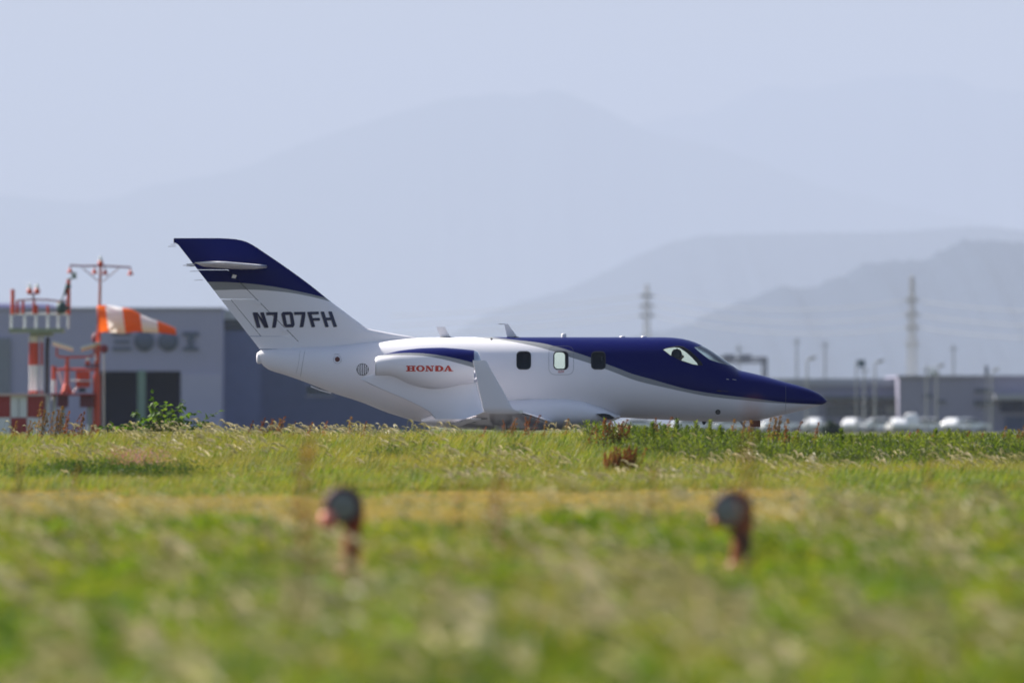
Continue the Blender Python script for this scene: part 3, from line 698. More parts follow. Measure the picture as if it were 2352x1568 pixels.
for cx in (331, 386): 
    c = W(cx, 783, D1-.1); MB().lathe([(.02, -.06), (.62, -.06), (.66, .02), (.66, .09)], c, 'Y', 20).build('sign_roundel', lett, hang)
m = MB(); bx3(m, 420, 456, 762, 771, D1-.15, D1-.01); bx3(m, 431, 446, 771, 797, D1-.15, D1-.01); bx3(m, 421, 456, 797, 805, D1-.15, D1-.01); m.build('sign_letter', lett, hang)
ann = thing('annex_building', 'blue grey ribbed annex standing behind the aircraft tail', 'building')
D2 = 806.0
m = MB(); bx3(m, 512, 640, 716, gnd(D2), D2, D2+22); bx3(m, 640, 985, 842, gnd(D2), D2, D2+18); m.build('wall', corr, ann)
bx3(MB(), 511, 641, 711, 733, D2-.2, D2+22.2).build('parapet', parap, ann)
bx3(MB(), 514, 638, 734, 757, D2-.1, D2-.01).build('window', winm, ann)
bx3(MB(), 704, 727, 885, 908, D2-.1, D2-.01).build('window', winm, ann); bx3(MB(), 730, 765, 885, 908, D2-.1, D2-.01).build('window', winm, ann)
bx3(MB(), 702, 768, 908, 911, D2-.2, D2-.01).build('window_sill', wallP, ann)
m = MB()
for i in range(84):
    px = 602+i*4.55; bx3(m, px, px+1.9, 843 if px > 641 else 760, gnd(D2), D2-.09, D2-.005) if not 700 < px < 768 else bx3(m, px, px+1.9, 912, gnd(D2), D2-.09, D2-.005)
r_ = m.build('wall_ribs', corr, ann, kind='stuff')

wallR = mat('depot_wall', (.25, .25, .34), .75, 0, 0, .08, .3); bandR = mat('depot_roof_band', (.34, .345, .40), .7, 0, 0, .05, .3); wallR2 = mat('warehouse_wall', (.265, .255, .35), .75, 0, 0, .07, .3)
blueR = mat('blue_shutter', (.03, .06, .16), .6); canR = mat('dark_canopy', (.06, .075, .08), .8)
D3 = 1300.0; G3 = gnd(D3)
dep = thing('depot_building', 'low grey depot with pale roof band and dark canopy behind the aircraft nose', 'building')
m = MB(); bx3(m, 1560, 2062, 886, G3, D3, D3+40); m.build('wall', wallR, dep)
bx3(MB(), 1558, 2064, 869, 886, D3-.4, D3+40).build('roof_band', bandR, dep)
bx3(MB(), 1890, 2062, 910, 918, D3-3, D3-.05).build('canopy', canR, dep)
bx3(MB(), 1897, 2032, 930, 956, D3-.2, D3-.02).build('window_strip', winm, dep)
bx3(MB(), 1800, 1880, 925, 990, D3-.2, D3-.02).build('wall_panel', bandR, dep)
for x0, x1 in ((2036, 2044), (2047, 2057)): bx3(MB(), x0, x1, 931, 951, D3-.3, D3-.02).build('door', parap, dep)
D4 = 1290.0
war = thing('warehouse', 'long mauve grey warehouse with loading bays at the right edge', 'building')
m = MB(); bx3(m, 2064, 2560, 865, gnd(D4), D4, D4+45); m.build('wall', wallR2, war)
bx3(MB(), 2062, 2562, 862, 866, D4-.3, D4+45.2).build('roof_edge', wallR2, war)
for x0, x1, y0, y1 in ((2239,2275,893,901),(2237,2281,918,931),(2122,2140,905,912),(2150,2172,918,924)): bx3(MB(), x0, x1, y0, y1, D4-.25, D4-.02).build('window', winm, war)
bx3(MB(), 2285, 2560, 905, 917, D4-4, D4-.05).build('canopy', bandR, war)
for x0, x1 in ((2297,2352),(2358,2420)): bx3(MB(), x0, x1, 921, 946, D4-.25, D4-.02).build('loading_bay', dkin, war)
for x0, x1 in ((2308,2352),(2356,2400)): bx3(MB(), x0, x1, 956, 986, D4-.25, D4-.02).build('shutter', blueR, war)

# trees and bushes far away: trunk and a crown of many leaf clumps
farleaf = leafmat('far_foliage', (.02, .04, .025), (.035, .06, .03), (.05, .08, .035), .25, .4)
bark = mat('bark', (.06, .045, .03), .9)
def crown(r, n, sz, squash=.8, seed=1):
    q = random.Random(seed); vs, fs = [], []
    for i in range(n):
        d = Vector((q.gauss(0,1), q.gauss(0,1), q.gauss(0,1))).normalized(); p = d*r*q.uniform(.45, 1)*(1+.25*math.sin(5*d.x+3*d.z))
        p.z = p.z*squash; u = Vector((q.gauss(0,1), q.gauss(0,1), q.gauss(0,1))).normalized(); w = u.cross(d).normalized()
        o = len(vs); vs += [p+u*sz, p+w*sz*.5, p-u*sz, p-w*sz*.5]; fs.append((o, o+1, o+2, o+3))
    return MB().add(vs, fs)
def ftree(name, label, cat, px, top, d, r, group=None, seed=1, base=0):
    p = W(px, top, d); t = thing(name, label, cat, (p.x, d, base), group)
    h = p.z-base
    MB().tube([(0,0,-.3), (.03*r,0,h*.5), (0,.05,h*.8)], [r*.09, r*.06, r*.03], 6).build('trunk', bark, t)
    c = crown(r, 700, r*.16, min(1.3, (h*.5)/r*.95), seed).build('crown', farleaf, t, (0, 0, h-min(h*.5, r*1.2)*.92))
    return t
ftree('tree', 'dark round tree showing over the warehouse roof', 'tree', 2150, 857, 1345, 1.7, None, 4)
ftree('bush', 'blurred grey green bush below the aircraft nose tip', 'bush', 1912, 966, 700, .62, None, 5)

# parked cars: bright white roofs under and right of the aircraft nose
carp = mat('white_car_paint', (.80, .80, .80), .22, 0, 1, .03); carg = mat('car_window', (.03, .035, .04), .08)
def car(label, van=False):
    t = thing('parked_van' if van else 'parked_car', label, 'van' if van else 'car', (0,0,0), 'white vehicles parked before the depot')
    hh = 1.9 if van else 1.46
    pr = [(-2.0,.35),(-2.05,.7),(-1.98,1.0),(-1.85,hh-.15),(-1.6,hh),(.9,hh),(1.35,hh-.2),(1.8,1.02),(2.0,.8),(2.02,.35)] if van else \
         [(-2.1,.35),(-2.15,.7),(-2.05,.98),(-1.85,1.05),(-1.35,hh-.08),(-1.0,hh),(.1,hh),(.45,hh-.1),(1.05,1.0),(1.95,.86),(2.12,.7),(2.1,.35)]
    rings = []
    for y, k in ((-.83,.0),(-.8,1),(-.4,1.02),(.4,1.02),(.8,1),(.83,.0)):
        rings.append([(x*(1 if k else .985), y*(1-.16*max(0, z-.9)/.5), .35+(z-.35)*(1.0 if k else .97)+(.03 if k > 1 and z > 1.2 else 0)) for x, z in pr])
    MB().loft(rings).build('body', carp, t)
    s = pr[5] if van else pr[6]
    for sy in (-1, 1):
        zz = 1.02; y0 = sy*(.83*(1-.16*.12/.5)+.012); y1 = sy*(.83*(1-.16*(hh-1.0)/.5)+.03)
        MB().add([(-1.5,y0,zz),(1.0,y0,zz),(.35,y1,hh-.1),(-1.1,y1,hh-.1)], [(0,1,2,3)]).build('side_window', carg, t)
    a, b = (pr[6], pr[7]) if van else (pr[7], pr[8])
    MB().add([(a[0]+.02,-.6,a[1]+.0),(a[0]+.02,.6,a[1]+.0),(b[0]+.02,.68,b[1]+.03),(b[0]+.02,-.68,b[1]+.03)], [(0,1,2,3)]).build('windscreen', carg, t)
    for x in (-1.3, 1.3):
        for sy in (-.76, .76): MB().lathe([(.02,-.09),(.3,-.09),(.32,0),(.3,.09),(.02,.09)], (x, sy, .32), 'Y', 14).build('wheel', M['rubber'], t)
    for sy in (-.6, .6): MB().box((1.9, sy-.17, .66), (2.09, sy+.17, .8)).build('headlight', M['clear'], t)
    return t
c0 = car('white saloon car parked under the aircraft belly'); v0 = car('tall white van with sun glint on its roof in the row of white cars', True)
CARS = [(1475,1240,0,'white car parked under the aircraft belly behind the green weeds'),(1590,1265,.15,'white car parked left of the nose wheel, farther from it'),(1690,1240,-.1,'white car parked just left of the nose wheel'),(1795,1250,.2,'white car parked just right of the nose wheel'),
        (1873,1235,1.35,'white car parked end on below the nose tip'),(1962,1248,1.3,'white car half hidden by the blurred bush, left end of the row'),(2030,1256,.12,'white car parked side on right of the half hidden one'),
        (2060,1236,1.7,'white car end on just left of the tall white van in the row'),(2140,1258,-.08,'white car parked side on just right of the tall white van'),(2196,1240,1.2,'white car second from the right end of the row'),(2226,1262,.3,'white car at the right end of the row')]
for i, (px, d, rz, lab) in enumerate(CARS):
    p = W(px, 990, d)
    if i == 0: c0.location = (p.x, d, 0); c0.rotation_euler.z = rz; c0['label'] = lab
    else: dup(c0, (p.x, d, 0), lab, None, rz)
p = W(2093, 990, 1246); v0.location = (p.x, 1246, 0); v0.rotation_euler.z = 1.55
# street lamps, poles, gantry, pylons and lines
lampm = mat('weathered_lamp_grey', (.30, .28, .25), .6); polem = mat('lamp_pole_grey', (.26, .27, .28), .6)
def slamp(px, top, d, label, wdt=20):
    b = W(px, 0, d); z = W(px, top, d).z; t = thing('street_lamp', label, 'street lamp', (b.x, d, 0), 'street lamps along the far road')
    k = d/F
    MB().tube([(0,0,0), (0,0,z*.6), (0,0,z-4*k), (3*k,0,z), (8*k,0,z+1*k)], [.11,.09,.07,.06,.05], 8).build('pole', polem, t)
    MB().loft([[(x, y*w, z+h+hh) for y, hh in ((-.2,0),(.2,0),(.2,.22),(-.2,.22))] for x, w, h in ((4*k,.5,-.1),(8*k,1,-.12),(16*k,1,-.02),(wdt*k,.5,.1))], smooth=False).build('lamp_head', lampm, t)
slamp(1854, 824, 1120, 'street lamp nearest the aircraft nose'); slamp(2010, 831, 1130, 'street lamp right of the small blue sign'); slamp(2152, 840, 1140, 'street lamp before the warehouse roof tree', 16); slamp(2278, 850, 1150, 'rightmost street lamp, before the warehouse', 14)
def pole(px, top, d, label, r=.12):
    b = W(px, 0, d); z = W(px, top, d).z; t = thing('utility_pole', label, 'pole', (b.x, d, 0), 'thin poles beyond the aircraft nose')
    MB().tube([(0,0,0), (0,0,z)], [r, r*.7], 6).build('post', polem, t); MB().box((-.5,-.05,z-.6), (.5,.05,z-.5)).build('cross_bar', polem, t)
for px, top, lab in ((1895, 782, 'tall thin pole just right of the first street lamp'), (1985, 838, 'short thin pole left of the second street lamp'), (1830, 775, 'tall thin pole just above the aircraft nose'), (2190, 790, 'tall thin pole right of the roof tree'), (2128, 838, 'short thin pole left of the roof tree'), (1697, 790, 'tall thin pole behind the gantry')): pole(px, top, 1400 if top < 800 else 1250, lab)
sg_ = thing('road_sign', 'small dark blue sign on a grey post between two street lamps', 'sign', (W(1973, 0, 1135).x, 1135, 0))
z = W(0, 835, 1135).z; MB().tube([(-.25,0,0), (-.25,0,z+.3)], .07, 6).build('post', polem, sg_); MB().box((-.1,-.05,z-.3), (.55,.05,z+.35)).build('sign_plate', mat('sign_blue', (.05, .10, .15), .5), sg_)
sg2 = thing('road_sign', 'narrow dark sign beside the rightmost street lamp', 'sign', (W(2266, 0, 1145).x, 1145, 0))
z = W(0, 850, 1145).z; MB().tube([(0,0,0), (0,0,z)], .06, 6).build('post', polem, sg2); MB().box((-.15,-.06,z-.45), (.15,.06,z+.4)).build('sign_plate', mat('sign_dark', (.07, .09, .14), .5), sg2)
gan = thing('sign_gantry', 'grey lattice gantry over the road behind the windshield', 'gantry', (W(1760, 0, 1350).x, 1350, 0))
k = 1350/F; zt = W(0, 820, 1350).z; gm_ = mat('gantry_grey', (.17, .18, .21), .6)
m = MB()
for zz in (zt-.05, zt-.55): m.tube([(-130*k,0,zz), (0,0,zz)], .13, 6)
for i in range(13): m.tube([((-130+10*i)*k,0,zt-.05 if i % 2 else zt-.55), ((-120+10*i)*k,0,zt-.55 if i % 2 else zt-.05)], .09, 5)
m.build('truss', gm_, gan)
for dx in (0, -8*k): MB().tube([(dx,0,0), (dx,0,zt)], .16, 6).build('leg', gm_, gan)
for a in (-60, -98): MB().box((a*k,-.15,zt-.4), ((a+26)*k,-.05,zt+.3)).build('sign_plate', gm_, gan)
pym = mat('pylon_steel', (.38, .37, .36), .5, .3)
def pylon(px, top, d, label, arms, rz):
    b = W(px, 0, d); z = W(px, top, d).z; k = d/F; t = thing('power_pylon', label, 'pylon', (b.x, d, 0), 'lattice power pylons before the hills')
    t.rotation_euler.z = rz
    hw = lambda h: (9.5*(1-h/z)+2.8)*k
    m = MB(); hs = [z*(1-(1-i/16)**1.15) for i in range(17)]
    for sx in (-1, 1):
        for sy in (-1, 1): m.tube([(sx*hw(h), sy*hw(h), h) for h in hs]+[(0,0,z+3*k)], .12, 5)
    m.build('tower_leg', pym, t); m = MB()
    for i in range(16):
        a, c = hs[i], hs[i+1]
        for (s0, s1), (e0, e1) in (((-1,-1),(1,-1)), ((1,-1),(1,1)), ((1,1),(-1,1)), ((-1,1),(-1,-1))):
            m.tube([(s0*hw(a), s1*hw(a), a), (e0*hw(c), e1*hw(c), c)], .055, 4); m.tube([(e0*hw(a), e1*hw(a), a), (s0*hw(c), s1*hw(c), c)], .055, 4); m.tube([(s0*hw(c), s1*hw(c), c), (e0*hw(c), e1*hw(c), c)], .06, 4)
    m.build('lattice', pym, t)
    for py, ln in arms:
        h = W(0, py, d).z; m = MB()
        for s_ in (-1, 1): m.tube([(s_*hw(h), 0, h+2*k), (s_*ln*k, 0, h)], .36, 5).tube([(s_*hw(h), 0, h-1*k), (s_*ln*k, 0, h)], .36, 5).tube([(s_*ln*k*.97, 0, h), (s_*ln*k*.97, 0, h-5*k)], .12, 5)
        m.build('cross_arm', pym, t)
    return t
pylon(1486, 655, 3600, 'stout sunlit power pylon rising behind the cockpit roof', ((679,17),(702,17),(724,19)), .2)
pylon(2095, 636, 3300, 'slim power pylon rising above the far depot roof', ((688,16),(722,16),(751,15),(790,15)), .35)
wirem = mat('wire_grey', (.20, .21, .24), .5, .3)
def wire(a, b, sag, label):
    pts = []
    for i in range(19):
        u = i/18; pts.append((a[0]+(b[0]-a[0])*u, a[1]+(b[1]-a[1])*u+sag*4*u*(1-u), a[2]+(b[2]-a[2])*u))
    MB().tube([W(*p) for p in pts], .13, 5).build('power_line', wirem, label=label, cat='power line', group='power lines slung between the pylons')
for j, (ya, yb, w_) in enumerate(((680, 690, 'uppermost'), (703, 723, 'middle'), (725, 752, 'lowest'))):
    wire((1500, ya, 3600), (2082, yb, 3300), 26, '%s power line strung between the two pylons' % w_)
    wire((900, ya+45, 3900), (1472, ya, 3600), 6, '%s power line leaving the stout pylon to the left' % w_)
    wire((2108, yb, 3300), (2600, yb+20, 3100), 14, '%s power line leaving the slim pylon to the right' % w_)

# ------------------------------------------------------------------ airfield equipment at the left
DE = 480.0; K = DE/F
def E(px, py, dy=0): return Vector(((px-1176)*K, DE+dy, H+(HZ-py)*K))
GE = gnd(DE)
def lampbulb(px, py, parent, name='lamp', r=.11):
    o = MB().lathe([(.02,-.16),(r*.8,-.14),(r,-.02),(r*.75,.06),(.02,.07)], E(px, py), 'Z', 12).build(name, M['orange'], parent)
    MB().lathe([(r*.6,.06),(r*.62,.16),(r*.3,.24),(.01,.26)], E(px, py), 'Z', 10).build('lens', M['clear'], o); return o
mast = thing('floodlight_mast', 'tall thin red mast with hanging bell lamps on a cross arm', 'light mast')
MB().tube([E(222,GE), E(222.5,860)], .15, 10).build('mast_foot', M['orange'], mast)
MB().tube([E(223,860), E(227,770), E(229,700)], [.09,.075,.06], 8).build('mast_pole', M['orange'], mast)
MB().tube([E(229,700), E(231,611)], [.055,.05], 8).build('mast_pole', mat('faded_red', (.42,.12,.08), .6), mast)
xa = MB().tube([E(161,609), E(190,611), E(231,610), E(272,612.5), E(300.5,614)], .035, 6).build('cross_arm', M['maroon'], mast)
for a, b in (((189,615),(226,646)), ((273,616),(236,646))): MB().tube([E(*a), E(*b)], .02, 5).build('brace', M['maroon'], mast)
for px, py in ((161,609),(217,611),(241.5,613),(299.7,614)):
    MB().tube([E(px,py), E(px,py+7)], .02, 5).build('hanger', M['maroon'], mast)
    MB().lathe([(.02,0),(.045,-.02),(.065,-.09),(.105,-.16),(.115,-.20),(.02,-.205)], E(px,py+6), 'Z', 14).build('bell_lamp', M['orange'], mast)
lampbulb(231, 603, mast, 'beacon')
def cloth(name, col):
    m = leafmat(name, col, col, col, .35, .3, (1.0, .95, .9)); return m
so, sw = cloth('orange_fabric', (.84, .165, .018)), cloth('white_fabric', (.84, .85, .87))
sock = thing('windsock', 'orange and white striped windsock filled by the wind', 'windsock')
axs = [(226,733,30),(240,733,31),(262,733.5,31),(284,734.5,29.5),(305,737,26),(325,742.5,20.5),(345,746.5,16.5),(363,750.5,13.5),(384,756,10.5),(404,761.5,7.5)]
sa = pchip([a[0] for a in axs], [a[1] for a in axs]); sr = pchip([a[0] for a in axs], [a[2] for a in axs])
for i, (x0, x1) in enumerate(((226,247),(247,285),(285,325),(325,363),(363,404))):
    rings = []
    for x in np.linspace(x0, x1, 7):
        rings.append([E(x+(sa(x)-733)*0+sr(x)*.13*math.sin(-a)+0, sa(x), 0)+Vector((0, sr(x)*K*math.cos(a), sr(x)*K*math.sin(a)*(1+.05*math.sin(3*a+x*.09)))) for a in [2*math.pi*q/28 for q in range(28)]])
    MB().loft(rings, 0, False).build('fabric_band', so if i % 2 == 0 else sw, sock)
MB().tube([E(226,703,.0)]+[E(226, 733)+Vector((0, 30*K*math.cos(a), 30*K*math.sin(a))) for a in [math.pi/2+2*math.pi*q/20 for q in range(21)]], .03, 6).build('hoop', M['orange'], sock)
plat = thing('railed_platform', 'railed platform on a red and white banded column with twin lamps', 'platform')
for px, t0 in ((29.3,664),(157.5,642)): MB().tube([E(px,722), E(px,t0)], .075, 8).build('post', M['orange'], plat)
MB().tube([E(39,690), E(75,687.5), E(110,688.5), E(137,692), E(157,690)], .035, 6).build('top_rail', M['maroon'], plat)
for px, t0 in ((40,690),(53,690),(78,690),(84,700),(110,701),(134,690)):
    MB().tube([E(px,721), E(px,t0)], .055, 6).build('rail_post', M['orange'], plat)
MB().tube([E(25,721), E(159,721)], .035, 6).build('rail', M['swhite'], plat)
for px in (26,57,83,110,134,157): MB().tube([E(px,755), E(px,722)], .05, 6).build('rail_post', M['swhite'], plat)
a, b = E(22,764), E(147,754); MB().box((a.x, DE-.8, a.z), (b.x, DE+.8, b.z)).build('deck', mat('deck_grey_green', (.30,.33,.24), .7), plat)
MB().box((E(70,0).x, DE-.5, E(0,772).z), (E(122,0).x, DE+.5, E(0,763.8).z)).build('deck_beam', M['greybox'], plat)
for y0, y1, mm in ((772,786,'swhite'),(786,838,'orange'),(838,897,'swhite'),(897,920,'orange')):
    MB().tube([E(81,y1), E(81,y0)], .13, 12).build('column_band', M[mm], plat); MB().tube([E(70,y1), E(70,y0)], .05, 8).tube([E(96,y1), E(96,y0)], .05, 8).build('column_band', M[mm], plat)
MB().tube([E(81,GE), E(81,920)], .13, 10).build('column_foot', M['swhite'], plat)
MB().tube([E(107,GE), E(108,840), E(108,800), E(110,775)], .075, 7).build('conduit', M['dark'], plat)
MB().tube([E(77,688), E(77,676)], .04, 6).tube([E(68,673.5), E(77,675), E(85.5,673.5)], .03, 6).build('lamp_bracket', M['maroon'], plat)
lampbulb(68, 667, plat); lampbulb(85.5, 666.5, plat)
cmr = thing('weather_sensor', 'dark green sensor drum and grey box clamped to the right mast of the railed platform', 'sensor')
MB().lathe([(.02,-.22),(.17,-.2),(.2,0),(.17,.2),(.02,.22)], E(142,707,-.2), 'Z', 14).build('drum', M['green'], cmr)
MB().tube([E(142,706,-.2), E(157,708)], .09, 8).build('clamp', M['green'], cmr)
a = E(170,633); MB().box(a-Vector((.09,.09,.12)), a+Vector((.1,.1,.12))).build('sensor_box', M['greybox'], cmr)
MB().tube([E(139,692), E(150,672), E(155,655), E(157,640), E(166,640)], [.04,.06,.075,.05,.03], 8).build('arm', M['green'], cmr)
MB().ball(E(157,658), .11).build('joint', M['green'], cmr)
chk = [M['orange'], M['swhite'], mat('pink_roof', (.62,.45,.42), .7)]
M['checkred'] = mat('check_red', (.33, .025, .02), .55)
shl = thing('equipment_shelter', 'red and white chequered equipment shelter at the left edge', 'shelter')
cols_ = [-88,-50,-12,25.5,63.5,102]; rows_ = [909, 958.5, GE]
for i in range(5):
    for j in range(2):
        a, b = E(cols_[i], rows_[j+1]), E(cols_[i+1], rows_[j])
        MB().box((a.x+.004, DE-.6, a.z+.004), (b.x-.004, DE+1.8, b.z-.004)).build('check_panel', M['checkred'] if (i+j) % 2 == 0 else M['swhite'], shl)
a, b = E(-92,909), E(106,903.5); MB().box((a.x, DE-.75, a.z), (b.x, DE+1.95, b.z)).build('roof', chk[2], shl)
MB().tube([E(44.5,958,-.62), E(44.5,915,-.62)], .012, 5).build('door_seam', M['seam'], shl)
MB().tube([E(109,GE,-.3), E(109,905,-.3)], .10, 8).build('corner_post', M['swhite'], shl)
stn = thing('antenna_stand', 'red and white frame stand with two tilted white aerials', 'antenna stand')
MB().tube([E(124,872), E(124,840)], .08, 8).build('post', M['orange'], stn); MB().tube([E(124,GE), E(124,872)], .09, 8).build('post', M['swhite'], stn)
MB().tube([E(124,848), E(219,848)], .05, 6).build('top_rail', M['orange'], stn); MB().tube([E(154,874), E(219,874)], .03, 6).build('rail', M['swhite'], stn)
a, b = E(116,908), E(222,903.5); MB().box((a.x, DE-.7, a.z), (b.x, DE+.7, b.z)).build('deck', M['checkred'], stn)
MB().tube([E(153,903), E(154,870), E(154.5,822)], [.085,.08,.07], 8).build('centre_post', M['orange'], stn)
MB().tube([E(130.7,798.6), E(130.5,815), E(136,819), E(154,820), E(200,819), E(213,816.5), E(217,812), E(217,798.6)], .04, 7).build('yoke', M['orange'], stn)
MB().lathe([(.24,-.0),(.2,.1),(.07,.4),(.05,.45)], E(153,903), 'Z', 12).build('post_base', M['orange'], stn)
for a, b in (((121.5,787.5),(167.5,801.8)), ((186,801.5),(230.7,789))):
    p, q = E(*a), E(*b); n_ = (q-p).normalized(); u = Vector((-n_.z, 0, n_.x))*.035
    MB().loft([[p+u+Vector((0,-.3,.05)), p-u+Vector((0,-.3,.05)), p-u+Vector((0,.3,-.05)), p+u+Vector((0,.3,-.05))], [q+u+Vector((0,-.3,.05)), q-u+Vector((0,-.3,.05)), q-u+Vector((0,.3,-.05)), q+u+Vector((0,.3,-.05))]], smooth=False).build('aerial', M['swhite'], stn)
a, b = E(174,889), E(206,852); MB().box((a.x, DE+.1, a.z), (b.x, DE+.5, b.z)).build('cabinet', M['orange'], stn)
a, b = E(181,900), E(197,891); MB().box((a.x, DE-.3, a.z), (b.x, DE+.3, b.z)).build('motor_box', M['dark'], stn)
for x0, x1 in ((132,158),(184,214)):
    a, b = E(x0,935), E(x1,908); MB().box((a.x, DE-.3, a.z), (b.x, DE-.25, b.z)).build('skirt_panel', M['maroon'], stn)
for px in (144, 206): MB().tube([E(px,GE), E(px,908)], .10, 8).build('leg', M['greybox'], stn)
for a, b in (((132,848),(150,903)), ((206,848),(166,903))): MB().tube([E(*a, .3), E(*b, .3)], .03, 6).build('brace', M['swhite'], stn)
for px in (201.5, 222.5): lampbulb(px, 832, stn, 'lamp', .095)
MB().box(E(195,841)-Vector((0,.1,.02)), E(229,838)+Vector((0,.1,.02))).build('lamp_bracket', M['maroon'], stn)
for i, (px, py, r, lab) in enumerate(((216,776,.16,'maroon marker ball below the windsock mouth'), (235,800,.17,'maroon marker ball right of the mast'))):
    t = thing('marker_ball', lab, 'marker', E(px, py, 2), 'maroon marker balls on thin posts')
    MB().ball((0,0,0), r, 0, 10, 1.35 if i == 0 else 1).build('ball', M['maroon'], t); MB().tube([(0,0,-t.location.z), (0,0,-r)], .03, 5).build('post', M['steel'], t)

# ------------------------------------------------------------------ blurred edge lights in the near meadow
lens = mat('grey_lens', (.20, .20, .20), .6, 0, .1); housing = mat('plum_black_housing', (.085, .028, .035), .6, 0, 0, .1, 6, .2); redstem = mat('rust_red_stem', (.30, .045, .012), .6)
def edge_light(px, d, label, pink, rz):
    gz_ = gz(W(px, 0, d).x, d); t = thing('edge_light', label, 'airfield light', (W(px, 0, d).x, d, gz_), None, rz)
    z = lambda py: W(0, py, d).z-gz_
    zc = z(1160 if pink else 1170); k = d/F
    MB().lathe([(.02,-.02),(.095,-.03),(.125,-.02),(.125,.16),(.09,.22),(.02,.24)], (0,0,zc), 'Y', 22).build('lamp_housing', housing, t)
    MB().lathe([(.002,-.045),(.06,-.04),(.092,-.031)], (-.012,0,zc-.005), 'Y', 20).build('lens', lens, t)
    MB().tube([(.035,.05,.02), (.055,.05,zc-.22), (.075,.07,zc-.02)], [.055,.058,.066], 10).build('stem', redstem, t)
    MB().lathe([(.11,0),(.10,.04),(.05,.06)], (.045,.06,0), 'Z', 14).build('base_plate', redstem, t)
    if pink: MB().lathe([(.002,-.05),(.05,-.045),(.052,.05),(.002,.06)], (-.105,-.02,zc-.10), 'Z', 12).build('marker_cap', mat('salmon_cap', (.75,.22,.16), .5), t)
    else:
        MB().tube([(.02,.02,zc-.12), (.08,.03,zc-.2), (.07,.05,.1)], [.06,.055,.05], 8).build('bracket', housing, t)
        MB().lathe([(.002,-.03),(.03,-.03),(.03,.03),(.002,.03)], (-.105,0,zc-.08), 'Z', 10).build('marker_cap', mat('orange_cap', (.6,.2,.05), .5), t)
edge_light(790, 81, 'blurred red stemmed airfield light with a salmon cap at its left', True, .1)
edge_light(1680, 82, 'blurred dark airfield light with a blue grey lens at the right', False, -.15)

# ------------------------------------------------------------------ plants
q = random.Random(3)
G_ol = leafmat('olive_grass', (.105,.125,.018), (.155,.157,.027), (.23,.195,.052), .54, .4)
G_gr = leafmat('fresh_grass', (.058,.125,.009), (.118,.19,.013), (.215,.225,.024), .6, .6)
G_tan = leafmat('dry_grass', (.27,.19,.085), (.34,.245,.11), (.40,.30,.15), .5, .3)
G_pl = leafmat('seed_plume', (.36,.34,.16), (.45,.41,.24), (.55,.50,.35), .5, .5, (1.1,1.05,.95))
G_wd = leafmat('weed_leaf', (.055,.095,.016), (.092,.135,.024), (.145,.175,.042), .53, .7)
G_dk = leafmat('dark_bush_leaf', (.03,.06,.014), (.045,.085,.018), (.07,.115,.022), .4, .5)
G_ru = leafmat('rust_seed', (.17,.065,.028), (.23,.095,.04), (.29,.13,.055), .4, .6, (1.1,.8,.6))
G_br = leafmat('ochre_seed', (.20,.12,.045), (.25,.15,.055), (.28,.17,.07), .4, .6, (1.1,.95,.7))
G_pk = leafmat('clover_flower', (.35,.12,.2), (.4,.15,.24), (.45,.2,.28), .3, .6)
STM = mat('plant_stem', (.10,.11,.04), .8)
def blade(mb, p, az, lean, h, w, mi=0, seg=3, curl=1.0):
    p = Vector(p); vs = []; d = Vector((math.cos(az), math.sin(az), 0)); s_ = Vector((-math.sin(az), math.cos(az), 0))
    tw = q.uniform(-1.2, 1.2); s_ = (s_*math.cos(tw)+d*math.sin(tw)).normalized()
    for i in range(seg+1):
        u = i/seg; c = p+d*(lean*h*u**(1+curl))+Vector((0,0,h*(u-.25*lean*u*u)))
        ww = w*(1-u)**.7 if i < seg else 0
        vs += [c-s_*ww*.5, c+s_*ww*.5] if i < seg else [c]
    fs = [(2*i, 2*i+1, 2*i+3, 2*i+2) for i in range(seg-1)]+[(2*seg-2, 2*seg-1, 2*seg)]
    mb.add(vs, fs, mi)
def leaf(mb, p, dirv, ln, wd, mi=0):
    p = Vector(p); d = Vector(dirv).normalized(); s_ = d.cross(Vector((q.uniform(-.4,.4), q.uniform(-.4,.4), 1))).normalized(); n_ = s_.cross(d)
    mb.add([p, p+d*ln*.4+s_*wd*.5+n_*.08*ln, p+d*ln*.42+n_*.0, p+d*ln*.4-s_*wd*.5+n_*.08*ln, p+d*ln-n_*.1*ln], [(0,1,2),(0,2,3),(1,4,2),(2,4,3)], mi)
def plume(mb, x, y, h, dirx, ln, mi=0, base=True):
    """thin stalk and a drooping feathery head blown to the right"""
    a = q.uniform(-.5, .5); top = Vector((x+dirx*h*.25, y+a*.05, h))
    if base: mb.add([(x-.002, y, 0), (x+.002, y, 0), top+Vector((.0015,0,0)), top-Vector((.0015,0,0))], [(0,1,2,3)], 1)
    for f in range(3):
        pts = []; oy = q.uniform(-.02, .02); oz = q.uniform(-.02, .02)
        for i in range(5):
            u = i/4; c = top+Vector((dirx*ln*u, oy*u, ln*(.45*u-.75*u*u)+oz*u)); w_ = .007*math.sin(math.pi*(.15+.8*u))+.001
            sv = Vector((0, .6, 1)).normalized() if f % 2 else Vector((0, -.6, 1)).normalized()
            pts += [c-sv*w_, c+sv*w_]
        mb.add(pts, [(2*i, 2*i+1, 2*i+3, 2*i+2) for i in range(4)], mi)
protos = []; PID = {}
def proto(kind, mb, mats):
    n = '%s_%s' % ('abcdefghijklmnopqrstuvwxyz'[len(protos)], kind)
    o = bpy.data.objects.new(n, mb.mesh(n, mats)); protos.append(o); PID.setdefault(kind, []).append(len(protos)-1)
def tuft(kind, m, n, r, h0, h1, w, lean0=.2, lean1=.9):
    mb = MB()
    for i in range(n):
        az = q.gauss(0, .8); blade(mb, (q.uniform(-r, r), q.uniform(-r, r), -.02), az, q.uniform(lean0, lean1), q.uniform(h0, h1), w*q.uniform(.6, 1.3))
    proto(kind, mb, m)
